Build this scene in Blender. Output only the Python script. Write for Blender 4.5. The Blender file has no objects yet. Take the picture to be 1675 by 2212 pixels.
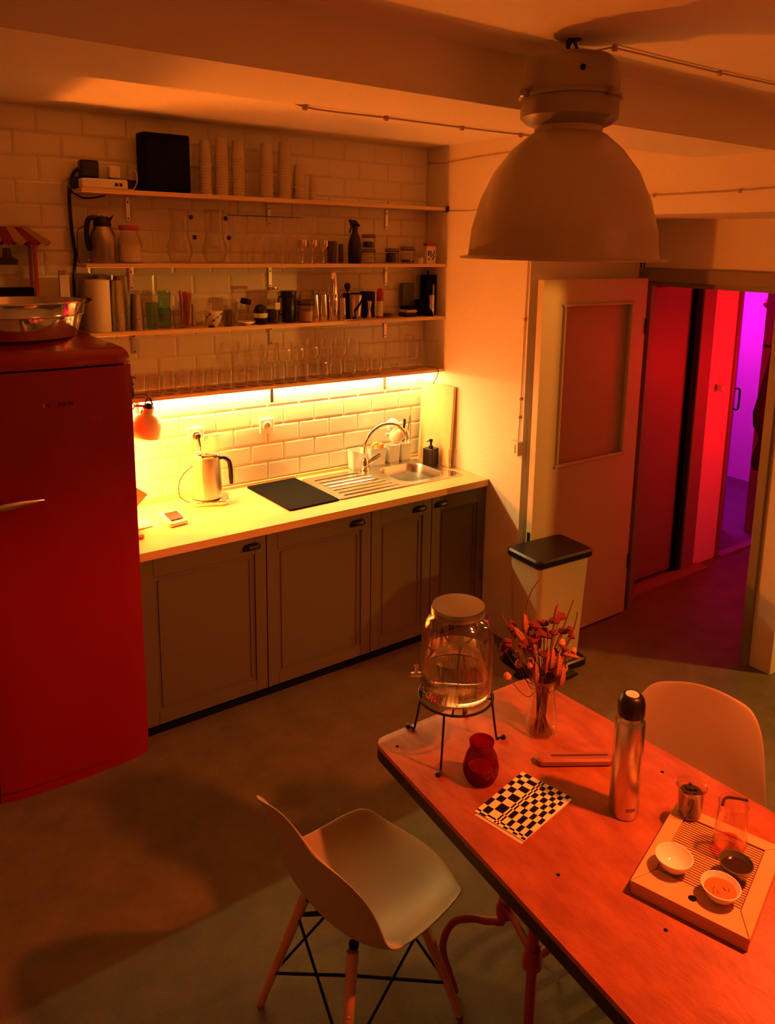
import bpy, bmesh, math, random
from mathutils import Vector, Matrix
random.seed(7)
PI = math.pi
S = bpy.context.scene
COL = S.collection

# ------------------------------------------------------------------ camera
cam_d = bpy.data.cameras.new('camera'); cam = bpy.data.objects.new('camera', cam_d); COL.objects.link(cam)
S.camera = cam
cam_d.sensor_fit = 'AUTO'; cam_d.sensor_width = 36.0
cam_d.lens = 1705.4 / 2212 * 36.0
cam_d.shift_x = -45.6 / 2212; cam_d.shift_y = -252.4 / 2212
cam_d.clip_start = 0.05
YAW, PITCH, ROLL = -0.6397, -0.1893, 0.0190
f = Vector((-math.sin(YAW) * math.cos(PITCH), math.cos(YAW) * math.cos(PITCH), math.sin(PITCH)))
r = Vector((math.cos(YAW), math.sin(YAW), 0)); u = r.cross(f)
r2 = r * math.cos(ROLL) + u * math.sin(ROLL); u2 = -r * math.sin(ROLL) + u * math.cos(ROLL)
cam.matrix_world = Matrix(((r2.x, u2.x, -f.x, -2.9845), (r2.y, u2.y, -f.y, -3.857), (r2.z, u2.z, -f.z, 2.2395), (0, 0, 0, 1)))

# ------------------------------------------------------------------ world, exposure
w = bpy.data.worlds.new('world'); S.world = w; w.use_nodes = True
w.node_tree.nodes['Background'].inputs[0].default_value = (1.0, 0.30, 0.05, 1)
w.node_tree.nodes['Background'].inputs[1].default_value = 0.0
S.view_settings.view_transform = 'Standard'; S.view_settings.look = 'None'
S.view_settings.gamma = 1; S.view_settings.use_curve_mapping = False
S.view_settings.exposure = 0.0
try: S.cycles.transparent_max_bounces = 48
except Exception: pass

# ------------------------------------------------------------------ lights of the room and one added fill
def light(name, kind, loc, col, power, size=0.05, rot=None, sy=None, spot=None, blend=0.3):
    d = bpy.data.lights.new(name, kind); d.color = col; d.energy = power
    if kind == 'AREA':
        d.shape = 'RECTANGLE' if sy else 'SQUARE'; d.size = size
        if sy: d.size_y = sy
    else: d.shadow_soft_size = size
    if kind == 'SPOT': d.spot_size = spot; d.spot_blend = blend
    o = bpy.data.objects.new(name, d); COL.objects.link(o); o.location = loc
    if rot: o.rotation_euler = rot
    return o
LED_COL = (1.0, 0.63, 0.18)
BULB_COL = (1.0, 0.20, 0.014)
RIGHT_COL = (1.0, 0.34, 0.035)
TABLE_COL = (1.0, 0.14, 0.025)
light('led_strip_light', 'AREA', (-1.02, -0.022, 1.478), LED_COL, 21.0, 2.0, (math.radians(-12), 0, 0), 0.012)
light('bare_bulb_light', 'POINT', (-1.93, -0.205, 1.12), BULB_COL, 124.0, 0.03)
d_ = Vector((-2.74, 2.5, -2.41)).to_track_quat('-Z', 'Y').to_euler()
light('right_lamp_light', 'SPOT', (1.84, -3.02, 2.0), RIGHT_COL, 185.0, 0.05, d_, None, math.radians(71), 0.10)
light('table_side_lamp_light', 'SPOT', (-1.06, -3.38, 2.28), TABLE_COL, 270.0, 0.05, (math.radians(18), math.radians(16), 0), None, math.radians(104), 0.4)
light('ceiling_fill_light', 'POINT', (-1.06, -3.38, 2.20), TABLE_COL, 5.5, 0.35)  # added soft fill to brighten the ceiling, not a lamp of its own
light('corridor_red_light', 'POINT', (2.10, -1.50, 1.40), (1.0, 0.003, 0.002), 26.0, 0.12)
light('magenta_room_light', 'POINT', (3.4, 0.45, 2.1), (0.85, 0.010, 1.0), 38.0, 0.15)

# ------------------------------------------------------------------ materials
def new_mat(name):
    m = bpy.data.materials.new(name); m.use_nodes = True
    return m, m.node_tree, m.node_tree.nodes['Principled BSDF']
def M(name, col, rough=.5, metal=0., noise=None, bump=None, coat=0., spec=None, stretch=None, alpha=None, trans=0, ior=1.45, emit=None, aniso=0, sub=0):
    m, t, b = new_mat(name); N = t.nodes; L = t.links
    b.inputs['Base Color'].default_value = (*col, 1); b.inputs['Roughness'].default_value = rough
    b.inputs['Metallic'].default_value = metal; b.inputs['Coat Weight'].default_value = coat
    b.inputs['IOR'].default_value = ior
    if spec is not None: b.inputs['Specular IOR Level'].default_value = spec
    b.inputs['Transmission Weight'].default_value = trans
    if aniso: b.inputs['Anisotropic'].default_value = aniso
    if emit:
        b.inputs['Emission Color'].default_value = (*emit[0], 1); b.inputs['Emission Strength'].default_value = emit[1]
    if noise or bump:
        tc = N.new('ShaderNodeTexCoord'); mp = N.new('ShaderNodeMapping'); L.new(tc.outputs['Object'], mp.inputs[0])
        if stretch: mp.inputs['Scale'].default_value = stretch
    if noise:
        sc, col2, amt = noise
        n = N.new('ShaderNodeTexNoise'); n.inputs['Scale'].default_value = sc; n.inputs['Detail'].default_value = 6; n.inputs['Roughness'].default_value = .62
        L.new(mp.outputs[0], n.inputs['Vector'])
        cr = N.new('ShaderNodeValToRGB'); cr.color_ramp.elements[0].position = .5 - amt; cr.color_ramp.elements[1].position = .5 + amt
        cr.color_ramp.elements[0].color = (*col, 1); cr.color_ramp.elements[1].color = (*col2, 1)
        L.new(n.outputs['Fac'], cr.inputs[0]); L.new(cr.outputs[0], b.inputs['Base Color'])
    if bump:
        n2 = N.new('ShaderNodeTexNoise'); n2.inputs['Scale'].default_value = bump[0]; n2.inputs['Detail'].default_value = 5
        L.new(mp.outputs[0], n2.inputs['Vector'])
        bp = N.new('ShaderNodeBump'); bp.inputs['Strength'].default_value = bump[1]; bp.inputs['Distance'].default_value = bump[2] if len(bump) > 2 else .01
        L.new(n2.outputs['Fac'], bp.inputs['Height']); L.new(bp.outputs[0], b.inputs['Normal'])
    return m
def glass(name, tint=(1, 1, 1), edge=(.9, .9, .9), rough=.02, base=.04, amount=.55, body=0, pw_=1.7):
    # thin glass: clear pane with a reflection and an absorbing rim that both grow towards the edge
    m, t, b = new_mat(name); N = t.nodes; L = t.links
    N.remove(b); out = N['Material Output']
    tr = N.new('ShaderNodeBsdfTransparent'); tr.inputs[0].default_value = (*tint, 1)
    gl = N.new('ShaderNodeBsdfGlossy'); gl.inputs['Roughness'].default_value = rough; gl.inputs[0].default_value = (*edge, 1)
    lw = N.new('ShaderNodeLayerWeight'); lw.inputs[0].default_value = .35
    pw = N.new('ShaderNodeMath'); pw.operation = 'POWER'; pw.inputs[1].default_value = pw_; L.new(lw.outputs['Facing'], pw.inputs[0])
    mr = N.new('ShaderNodeMapRange'); mr.inputs['To Min'].default_value = base; mr.inputs['To Max'].default_value = amount
    L.new(pw.outputs[0], mr.inputs['Value'])
    p4 = N.new('ShaderNodeMath'); p4.operation = 'POWER'; p4.inputs[1].default_value = 4.0; L.new(lw.outputs['Facing'], p4.inputs[0])
    tm = N.new('ShaderNodeMix'); tm.data_type = 'RGBA'; tm.inputs[6].default_value = (*tint, 1); tm.inputs[7].default_value = (tint[0] * .5, tint[1] * .45, tint[2] * .4, 1)
    L.new(p4.outputs[0], tm.inputs[0]); L.new(tm.outputs[2], tr.inputs[0])
    mx = N.new('ShaderNodeMixShader'); L.new(mr.outputs[0], mx.inputs[0]); L.new(tr.outputs[0], mx.inputs[1]); L.new(gl.outputs[0], mx.inputs[2])
    if body:
        df = N.new('ShaderNodeBsdfDiffuse'); df.inputs[0].default_value = (*tint, 1)
        m2 = N.new('ShaderNodeMixShader'); m2.inputs[0].default_value = body
        L.new(mx.outputs[0], m2.inputs[1]); L.new(df.outputs[0], m2.inputs[2]); L.new(m2.outputs[0], out.inputs[0])
    else: L.new(mx.outputs[0], out.inputs[0])
    return m
WALL = M('white_wall_paint', (.74, .70, .62), .8, bump=(55, .35, .004), noise=(3, (.80, .77, .70), .3))
CEIL = M('ceiling_paint', (.78, .73, .64), .85, bump=(30, .25, .004), noise=(2.2, (.85, .80, .71), .35))
TILE = M('glazed_white_tile', (.80, .78, .70), .16, coat=.3)
GROUT = M('tile_grout', (.76, .74, .66), .85)
FLOOR = M('concrete_floor', (.100, .094, .064), .55, noise=(7, (.18, .17, .115), .28), bump=(260, .8, .006))
BIRCH = M('birch_worktop', (.66, .45, .22), .38, noise=(2.6, (.78, .57, .31), .25), stretch=(1.2, 9, 9))
SHELFW = M('pine_shelf_board', (.70, .50, .30), .5, noise=(3, (.82, .62, .40), .3), stretch=(1, 10, 10))
CAB = M('grey_cabinet_paint', (.112, .102, .078), .45)
DARK = M('black_plastic', (.005, .005, .005), .35)
MATTE = M('black_matte', (.004, .004, .004), .9, spec=.15)
STEEL = M('brushed_steel', (.72, .70, .66), .24, 1.0, bump=(60, .05), stretch=(1, 1, 30), aniso=.4)
STEELD = M('dark_brushed_steel', (.36, .33, .30), .30, 1.0, bump=(60, .05), stretch=(1, 1, 30), aniso=.4)
CHROME = M('polished_chrome', (.82, .80, .78), .09, 1.0)
IRON = M('dark_iron_wire', (.035, .03, .027), .45, .8)
RED = M('red_fridge_enamel', (.22, .0015, .006), .25, coat=.12, bump=(1.6, .25, .02))
SEAL = M('black_rubber_seal', (.01, .01, .01), .7)
TABLE = M('worn_red_brown_table_wood', (.24, .055, .025), .5, noise=(8, (.42, .125, .05), .22), stretch=(2.2, 1, 1), bump=(40, .35, .003))
TEDGE = M('black_table_edge', (.012, .010, .010), .5)
SHELL = M('warm_white_plastic_shell', (.30, .25, .17), .42)
OAK = M('wooden_leg', (.42, .20, .09), .45, noise=(6, (.52, .27, .13), .3), stretch=(6, 6, 1))
DOORM = M('beige_grey_door_paint', (.60, .55, .42), .5)
FRAMEM = M('grey_brown_frame_paint', (.23, .20, .15), .5)
PANEM = M('amber_frosted_pane', (.40, .30, .21), .45, noise=(1.5, (.50, .38, .27), .4))
SHADE = M('old_grey_lamp_enamel', (.42, .37, .28), .34, noise=(5, (.44, .39, .30), .35), bump=(9, .15, .01), coat=.25)
HOUSE = M('cast_lamp_housing', (.24, .20, .15), .4, .15, noise=(9, (.27, .225, .17), .3), bump=(14, .2, .006), coat=.2)
WHITE = M('white_plastic', (.82, .80, .74), .4)
CERAM = M('white_glazed_ceramic', (.84, .82, .74), .14, coat=.4)
PAPER = M('white_paper', (.80, .77, .70), .85)
CUPP = M('ribbed_paper_cup', (.62, .55, .45), .8)
REDP = M('red_iron_paint', (.24, .022, .018), .5, noise=(20, (.34, .04, .03), .3))
TRAYW = M('bamboo_tray_wood', (.62, .34, .16), .42, noise=(4, (.70, .41, .20), .3), stretch=(1, 8, 8))
SLOT = M('dark_slot', (.05, .022, .012), .9)
GLASS = glass('clear_glass', (.97, .965, .955), base=.03, amount=.75)
GLASSL = glass('light_clear_glass', (.986, .983, .975), (1, 1, 1), base=.03, amount=.6, pw_=2.0)
GLASSB = glass('blue_green_glass', (.70, .86, .80), base=.05, amount=.5, body=.03)
GLASSD = glass('dim_smoked_glass', (.60, .52, .46), base=.05, amount=.5, body=.03)
GLASSR = glass('dark_red_glass', (.62, .05, .035), (.6, .25, .2), base=.05, amount=.4, body=.04)
WATER = M('still_water', (.97, .97, .95), .02, trans=1.0, ior=1.33)
TEA = M('amber_tea', (.55, .16, .04), .06, coat=.5)
ORANGE = M('orange_cream_lamp_enamel', (.80, .58, .40), .35, coat=.3)
LEDM = M('led_strip_diffuser', (.9, .8, .6), .5, emit=(LED_COL, 40.0))
BULBM = M('glowing_bulb', (1, .9, .7), .5, emit=(BULB_COL, 60.0))
SCREEN = M('dark_screen', (.01, .009, .008), .12)
COAT = M('black_coat_fabric', (.008, .008, .008), .95)
DRY = [M('dried_stem_brown', (.13, .045, .022), .9), M('dried_flower_red', (.13, .020, .018), .95, bump=(120, .8, .004)), M('dried_ear_straw', (.33, .13, .065), .9, bump=(180, .9, .004)), M('dried_pod', (.42, .21, .11), .8)]
REDC = M('dull_red_plastic', (.42, .03, .03), .5)
PINKW = M('pink_red_card', (.5, .08, .06), .7)
SUGAR = M('pale_sugar', (.80, .76, .66), .9)
LEAF = M('dark_tea_leaves', (.03, .018, .012), .8, bump=(140, 1, .006))

# ------------------------------------------------------------------ mesh helpers
def finish(name, me, mat, parent=None, smooth=False, ang=40):
    if mat is not None:
        for mm in (mat if isinstance(mat, (list, tuple)) else [mat]): me.materials.append(mm)
    if smooth:
        for p in me.polygons: p.use_smooth = True
        try: me.set_sharp_from_angle(angle=math.radians(ang))
        except Exception: pass
    o = bpy.data.objects.new(name, me); COL.objects.link(o)
    if parent: o.parent = parent
    return o
class B:
    "collects shapes for one mesh object"
    def __init__(s): s.v = []; s.f = []; s.mi = []; s.cur = 0
    def add(s, v, f):
        k = len(s.v); s.v += [tuple(p) for p in v]; s.f += [tuple(i + k for i in q) for q in f]; s.mi += [s.cur] * len(f); return s
    def box(s, c, d, rz=0, m=None):
        x, y, z = (k / 2 for k in d); M4 = m or Matrix.Rotation(rz, 4, 'Z'); c = Vector(c)
        v = [c + M4 @ Vector((i * x, j * y, k * z)) for i in (-1, 1) for j in (-1, 1) for k in (-1, 1)]
        return s.add(v, [(0, 1, 3, 2), (4, 6, 7, 5), (0, 4, 5, 1), (2, 3, 7, 6), (0, 2, 6, 4), (1, 5, 7, 3)])
    def rbox(s, c, d, rad, rz=0, seg=4, e=None):
        "vertical rounded-corner box with a small top/bottom chamfer e"
        x, y, z = d[0] / 2, d[1] / 2, d[2] / 2; e = min(rad, d[2] / 3, .006) if e is None else e; c = Vector(c); R4 = Matrix.Rotation(rz, 4, 'Z')
        def ring(zz, ins):
            q = []
            rr = max(rad - ins, .0005)
            for k, (sx, sy) in enumerate(((1, 1), (-1, 1), (-1, -1), (1, -1))):
                for t in range(seg + 1):
                    a = PI / 2 * (k + t / seg); q.append(c + R4 @ Vector((sx * (x - rad) + rr * math.cos(a), sy * (y - rad) + rr * math.sin(a), zz)))
            return q
        rings = [ring(-z, e), ring(-z + e, 0), ring(z - e, 0), ring(z, e)]; n = len(rings[0]); v = [p for q in rings for p in q]
        fc = [(a * n + i, a * n + (i + 1) % n, (a + 1) * n + (i + 1) % n, (a + 1) * n + i) for a in range(3) for i in range(n)]
        fc += [tuple(range(n - 1, -1, -1)), tuple(range(3 * n, 4 * n))]
        return s.add(v, fc)
    def lathe(s, prof, seg=24, c=(0, 0, 0), ax=None, sx=1, sy=1, rip=0, nrip=0):
        c = Vector(c); Rm = Vector((0, 0, 1)).rotation_difference(Vector(ax).normalized()).to_matrix() if ax else Matrix.Identity(3)
        v = []
        for (rad, z) in prof:
            for i in range(seg):
                a = 2 * PI * i / seg; rr = rad * (1 + rip * math.cos(nrip * a)) if rip else rad
                v.append(c + Rm @ Vector((rr * sx * math.cos(a), rr * sy * math.sin(a), z)))
        fc = []
        for a in range(len(prof) - 1):
            for i in range(seg):
                j = (i + 1) % seg
                fc.append((a * seg + i, a * seg + j, (a + 1) * seg + j, (a + 1) * seg + i))
        if prof[0][0] > 1e-4: fc.append(tuple(range(seg - 1, -1, -1)))
        if prof[-1][0] > 1e-4: fc.append(tuple(range((len(prof) - 1) * seg, len(prof) * seg)))
        return s.add(v, fc)
    def tube(s, pts, rad, seg=8, closed=False, smooth=0):
        P = [Vector(p) for p in pts]
        if smooth:
            Q = []; n = len(P)
            for i in range(n if closed else n - 1):
                a, b, c_, d = (P[(i - 1) % n] if closed or i > 0 else P[0]), P[i], P[(i + 1) % n], (P[(i + 2) % n] if closed or i + 2 < n else P[-1])
                for k in range(smooth):
                    t = k / smooth
                    Q.append(.5 * ((2 * b) + (-a + c_) * t + (2 * a - 5 * b + 4 * c_ - d) * t * t + (-a + 3 * b - 3 * c_ + d) * t ** 3))
            if not closed: Q.append(P[-1])
            P = Q
        n = len(P); v = []; up = None
        for i, p in enumerate(P):
            t = (P[(i + 1) % n] - P[i - 1]) if closed else (P[min(i + 1, n - 1)] - P[max(i - 1, 0)])
            t.normalize()
            if up is None: up = Vector((0, 0, 1)) if abs(t.z) < .9 else Vector((1, 0, 0))
            sd = t.cross(up); sd.normalize(); up = sd.cross(t); up.normalize()
            rr = rad[min(int(i * len(rad) / n), len(rad) - 1)] if isinstance(rad, (list, tuple)) else rad
            for k in range(seg):
                a = 2 * PI * k / seg; v.append(p + sd * (rr * math.cos(a)) + up * (rr * math.sin(a)))
        fc = []
        for i in range(n if closed else n - 1):
            for k in range(seg):
                l = (k + 1) % seg; j = (i + 1) % n
                fc.append((i * seg + k, i * seg + l, j * seg + l, j * seg + k))
        if not closed: fc += [tuple(range(seg - 1, -1, -1)), tuple(range((n - 1) * seg, n * seg))]
        return s.add(v, fc)
    def cone(s, a, b, ra, rb, seg=12):
        a, b = Vector(a), Vector(b); d = b - a
        return s.lathe([(ra, 0), (rb, d.length)], seg, a, d)
    def prism(s, pts, z0, z1):
        n = len(pts); v = [(x, y, z0) for x, y in pts] + [(x, y, z1) for x, y in pts]
        return s.add(v, [tuple(range(n - 1, -1, -1)), tuple(range(n, 2 * n))] + [(i, (i + 1) % n, n + (i + 1) % n, n + i) for i in range(n)])
    def out(s, name, mat, parent=None, smooth=False, bev=0, ang=40, sub=0):
        me = bpy.data.meshes.new(name); me.from_pydata(s.v, [], s.f)
        for p, k in zip(me.polygons, s.mi): p.material_index = k
        me.update()
        o = finish(name, me, mat, parent, smooth, ang)
        bm = bmesh.new(); bm.from_mesh(me); bmesh.ops.recalc_face_normals(bm, faces=bm.faces); bm.to_mesh(me); bm.free()
        if bev:
            m = o.modifiers.new('bevel', 'BEVEL'); m.width = bev; m.segments = 2; m.limit_method = 'ANGLE'; m.angle_limit = math.radians(35)
        if sub:
            m = o.modifiers.new('subdivide', 'SUBSURF'); m.levels = m.render_levels = sub
        return o
def box(name, c, d, mat, parent=None, bev=0, rz=0):
    return B().box(c, d, rz).out(name, mat, parent, bev=bev)
def tag(o, label=None, cat=None, group=None, kind=None):
    if label: o['label'] = label
    if cat: o['category'] = cat
    if group: o['group'] = group
    if kind: o['kind'] = kind
    return o
def thing(name, label, cat, loc=(0, 0, 0), rz=0, group=None):
    o = bpy.data.objects.new(name, None); COL.objects.link(o); o.location = loc; o.rotation_euler.z = rz; o.empty_display_size = .05
    return tag(o, label, cat, group)
def struct(o): o['kind'] = 'structure'; return o
def copy_tree(o, parent=None):
    c = o.copy(); COL.objects.link(c); c.parent = parent
    for ch in list(o.children): copy_tree(ch, c)
    return c
def text(name, body, size, mat, loc, rot, parent=None, depth=.0006, sp=1.0):
    cu = bpy.data.curves.new(name, 'FONT'); cu.body = body; cu.size = size; cu.extrude = depth; cu.space_character = sp; cu.resolution_u = 2
    t = bpy.data.objects.new(name, cu); COL.objects.link(t)
    dg = bpy.context.evaluated_depsgraph_get(); me = bpy.data.meshes.new_from_object(t.evaluated_get(dg))
    bpy.data.objects.remove(t); me.name = name; me.materials.clear()
    o = finish(name, me, mat, parent); o.location = loc; o.rotation_euler = rot
    return o

# ================================================================== SETTING
CZ = 2.80
struct(box('floor', (-.2, -2.3, -.05), (9.6, 8.6, .1), FLOOR))
struct(box('ceiling', (-.2, -2.3, CZ + .05), (9.6, 8.6, .1), CEIL))
# back wall with its bevelled tiles
wb = struct(box('wall_back', (-1.9, .06, 1.4), (3.8, .10, 2.8), GROUT))
TW, TH, TD = .1975, .1033, .0065
def tile_mesh(wd, hd=TH, x0=0.0):
    a, b, g, e = wd - .0014, hd - .0014, .0, .0115
    v = [(0, 0, 0), (a, 0, 0), (a, 0, b), (0, 0, b), (0, -.003, 0), (a, -.003, 0), (a, -.003, b), (0, -.003, b), (e, -TD, e), (a - e, -TD, e), (a - e, -TD, b - e), (e, -TD, b - e)]
    fc = [(0, 1, 5, 4), (1, 2, 6, 5), (2, 3, 7, 6), (3, 0, 4, 7), (4, 5, 9, 8), (5, 6, 10, 9), (6, 7, 11, 10), (7, 4, 8, 11), (8, 9, 10, 11)]
    me = bpy.data.meshes.new('tile'); me.from_pydata(v, [], fc); me.materials.append(TILE); return me
full = tile_mesh(TW); cache = {}
row0 = 1.349
k0 = math.ceil((.905 - row0) / TH) - 1
for k in range(k0, 15):
    z = row0 + k * TH
    if z + TH > 2.80 + .02: break
    even = (k % 2 == 0)
    xs = -.1885 + (TW / 2 if even else 0)     # right-hand joint of the row, then leftwards
    x = xs
    edges = []
    while x > -2.62: edges.append(x); x -= TW
    hd = min(TH, 2.80 - z)
    for e_ in edges[1:] + ([] if False else []):
        o = bpy.data.objects.new('tile', full if hd == TH else cache.setdefault(('h', hd), tile_mesh(TW, hd))); COL.objects.link(o); o.parent = wb; o.location = (e_, .0095, z)
    key = (round(-xs, 3), round(hd, 4))
    if key not in cache: cache[key] = tile_mesh(-xs + .0, hd)
    o = bpy.data.objects.new('tile', cache[key]); COL.objects.link(o); o.parent = wb; o.location = (xs, .0095, z)
    # tile just left of xs
for o in wb.children: o.location.y = .0095
# right wall: plane at x = 0, ends in an outer corner at y = -0.89
wr = B(); wr.box((.451, -.44, 1.4), (.9, .90, 2.8))
struct(wr.out('wall_right', WALL))
# wall with the doorway (plane x = .92) and the pier that ends it
wd = B()
wd.box((.985, -.9, 1.4), (.13, .02, 2.8)); wd.box((1.0, -1.325, 2.47), (.16, .85, .68)); wd.box((1.0, -1.835, 1.4), (.16, .15, 2.8))
struct(wd.out('wall_doorway', WALL))
struct(box('wall_side', (2.53, -1.8355, 1.4), (2.9, .151, 2.8), WALL))
struct(box('wall_left', (-3.85, -2.8, 1.4), (.1, 5.8, 2.8), WALL))
struct(box('wall_front', (-.2, -5.75, 1.4), (7.4, .1, 2.8), WALL))
struct(box('wall_far_right', (3.55, -3.8, 1.4), (.1, 3.9, 2.8), WALL))
# beams
struct(box('trim_1', (-1.75, -1.835, 2.7275), (4.3, .39, .165), CEIL))
struct(box('trim_2', (.60, -3.15, 2.605), (.70, 4.9, .41), CEIL))
# door frame (grey-brown) of the near doorway
df = thing('door_frame', None, None); struct(df); df.name = 'door_1'
box('door_head', (.925, -1.33, 2.092), (.06, .98, .075), FRAMEM, df, .003)
box('door_head_lining', (1.0, -1.34, 2.04), (.12, .80, .03), FRAMEM, df)
box('door_jamb', (.925, -1.765, 1.027), (.06, .05, 2.055), FRAMEM, df, .003)
box('door_jamb_lining', (1.01, -1.752, 1.027), (.13, .016, 2.055), FRAMEM, df)
box('door_jamb', (.945, -.945, 1.027), (.05, .05, 2.055), FRAMEM, df, .003)
# open leaf along y = -.985
dl = thing('door_leaf', 'open beige door leaf with a tall recessed amber pane, folded against wall', 'door', (.005, -.985, 0))
lf = B(); W_, H_ = .855, 2.07; x0, x1, z0, z1 = .160, .728, 1.045, 1.940
for (a, b, c, d) in ((0, x0, .012, H_), (x1, W_, .012, H_), (x0, x1, .012, z0), (x0, x1, z1, H_)):
    lf.box(((a + b) / 2, .02, (c + d) / 2), (b - a, .04, d - c))
lf.out('leaf_panel', DOORM, dl)
box('leaf_pane', ((x0 + x1) / 2, .026, (z0 + z1) / 2), (x1 - x0, .008, z1 - z0), PANEM, dl)
for (c, d) in ((((x0 + x1) / 2, -.003, z0 + .008), (x1 - x0 + .02, .018, .016)), (((x0 + x1) / 2, -.003, z1 - .006), (x1 - x0 + .02, .018, .012)),
               ((x0 + .006, -.003, (z0 + z1) / 2), (.012, .018, z1 - z0)), ((x1 - .006, -.003, (z0 + z1) / 2), (.012, .018, z1 - z0))):
    box('pane_moulding', c, d, DOORM, dl, .003)
for zz in (.3, 1.75): B().lathe([(.008, 0), (.008, .09)], 10, (W_ + .004, -.002, zz)).out('hinge', IRON, dl, True)
box('leaf_lock', (-.001, .02, .62), (.004, .02, .16), IRON, dl)
# corridor behind the doorway
cw = B()
HC = 2.03
cw.box((1.09, -.70, 1.25), (.06, .16, 2.5)); cw.box((1.46, -.70, 2.3), (.8, .16, .5)); cw.box((2.02, -.70, 1.25), (.28, .16, 2.5)); cw.box((2.51, -.70, 2.3), (.76, .16, .55)); cw.box((3.55, -.70, 1.25), (1.36, .16, 2.5))
struct(cw.out('wall_corridor', WALL))
struct(box('wall_corridor_end', (4.25, -.9, 1.25), (.1, 3.6, 2.5), WALL))
struct(box('ceiling_corridor', (2.62, -1.28, 2.53), (3.2, 1.05, .06), WALL))
struct(box('wall_magenta_back', (3.1, .85, 1.25), (2.4, .1, 2.5), WALL))
struct(box('wall_magenta_left', (1.86, .1, 1.25), (.1, 1.5, 2.5), WALL))
struct(box('ceiling_magenta', (3.05, .1, 2.53), (2.5, 1.6, .06), WALL))
# closed panel door in the corridor
d2 = thing('door_2', None, None, (0, 0, 0)); struct(d2)
box('door_panel', (1.39, -.735, 1.01), (.54, .03, 1.98), FRAMEM, d2, .002)
box('door_gap_shade', (1.685, -.765, 1.015), (.05, .05, 2.03), MATTE, d2)  # black strip draws the shaded gap between panel and frame
box('door_trim', (1.76, -.79, 1.015), (.10, .035, 2.03), FRAMEM, d2, .004)
box('door_trim', (1.845, -.785, 1.015), (.05, .02, 2.03), FRAMEM, d2, .003)
box('threshold', (1.50, -.83, .006), (.86, .10, .012), FRAMEM, d2)
d3 = thing('door_3', None, None, (0, 0, 0)); struct(d3)
for xx in (2.175, 2.865): box('door_jamb', (xx, -.70, 1.01), (.03, .19, 2.03), FRAMEM, d3)
box('door_trim', (2.93, -.795, 1.01), (.12, .03, 2.03), FRAMEM, d3)
box('threshold', (2.52, -.79, .008), (.66, .06, .016), FRAMEM, d3)
l3 = thing('door_leaf', 'narrow dark door leaf standing ajar into the magenta lit room', 'door', (2.20, -.70, 0), math.radians(24))
box('leaf_panel', (.30, .0, 1.0), (.60, .035, 1.98), FRAMEM, l3, .002)
hb = B(); hb.tube([(.50, -.02, 1.02), (.50, -.055, 1.02), (.50, -.06, 1.08), (.50, -.06, 1.13), (.50, -.055, 1.18), (.50, -.02, 1.18)], .008, 8, smooth=3)
hb.out('door_handle', IRON, l3, True)
# plain hook holder on the red corridor pier
hk = thing('wall_hook', 'small pale hook with a cup shaped base on the red corridor pier', 'hook', (1.99, -.78, 1.30))
B().lathe([(.012, 0), (.028, .012), (.033, .05), (.030, .052), (.0, .02)], 16, (0, -.035, -.03)).out('hook_cup', WHITE, hk, True)
B().tube([(0, 0, .04), (0.01, -.03, .045), (.02, -.045, .08), (.028, -.03, .11)], .006, 8, smooth=4).out('hook_arm', WHITE, hk, True)
# coat on the far jamb
co = thing('hanging_coat', 'black garment hanging at the right jamb of the magenta doorway', 'coat', (2.37, -.90, 0))
cb = B(); prof = [(.02, 1.55), (.05, 1.42), (.10, 1.25), (.155, 1.10), (.14, 1.0), (.07, .93), (.055, .88), (.10, .80), (.12, .72), (.08, .66), (.02, .66)]
cb.lathe([(a, z) for a, z in reversed(prof)], 14, (0.09, 0, 0), sx=1, sy=.35); cb.out('coat_body', COAT, co, True)
box('coat_peg', (.14, .07, 1.56), (.02, .06, .02), IRON, co)
# ceiling spot in the magenta room
sp = thing('spot_light_fitting', 'small cylinder spotlight on an arm high in the magenta room', 'lamp', (3.46, -.31, 1.86))
B().cone((.05, 0, .05), (-.07, 0, -.075), .035, .038, 16).out('spot_head', REDC, sp, True)
B().tube([(.03, 0, .01), (.13, .0, .03), (.2, .0, .03)], .008).out('spot_arm', IRON, sp, True)
B().lathe([(.03, 0), (.03, .012)], 12, (.2, 0, .03), (1, 0, 0)).out('spot_base', IRON, sp, True)

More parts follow.
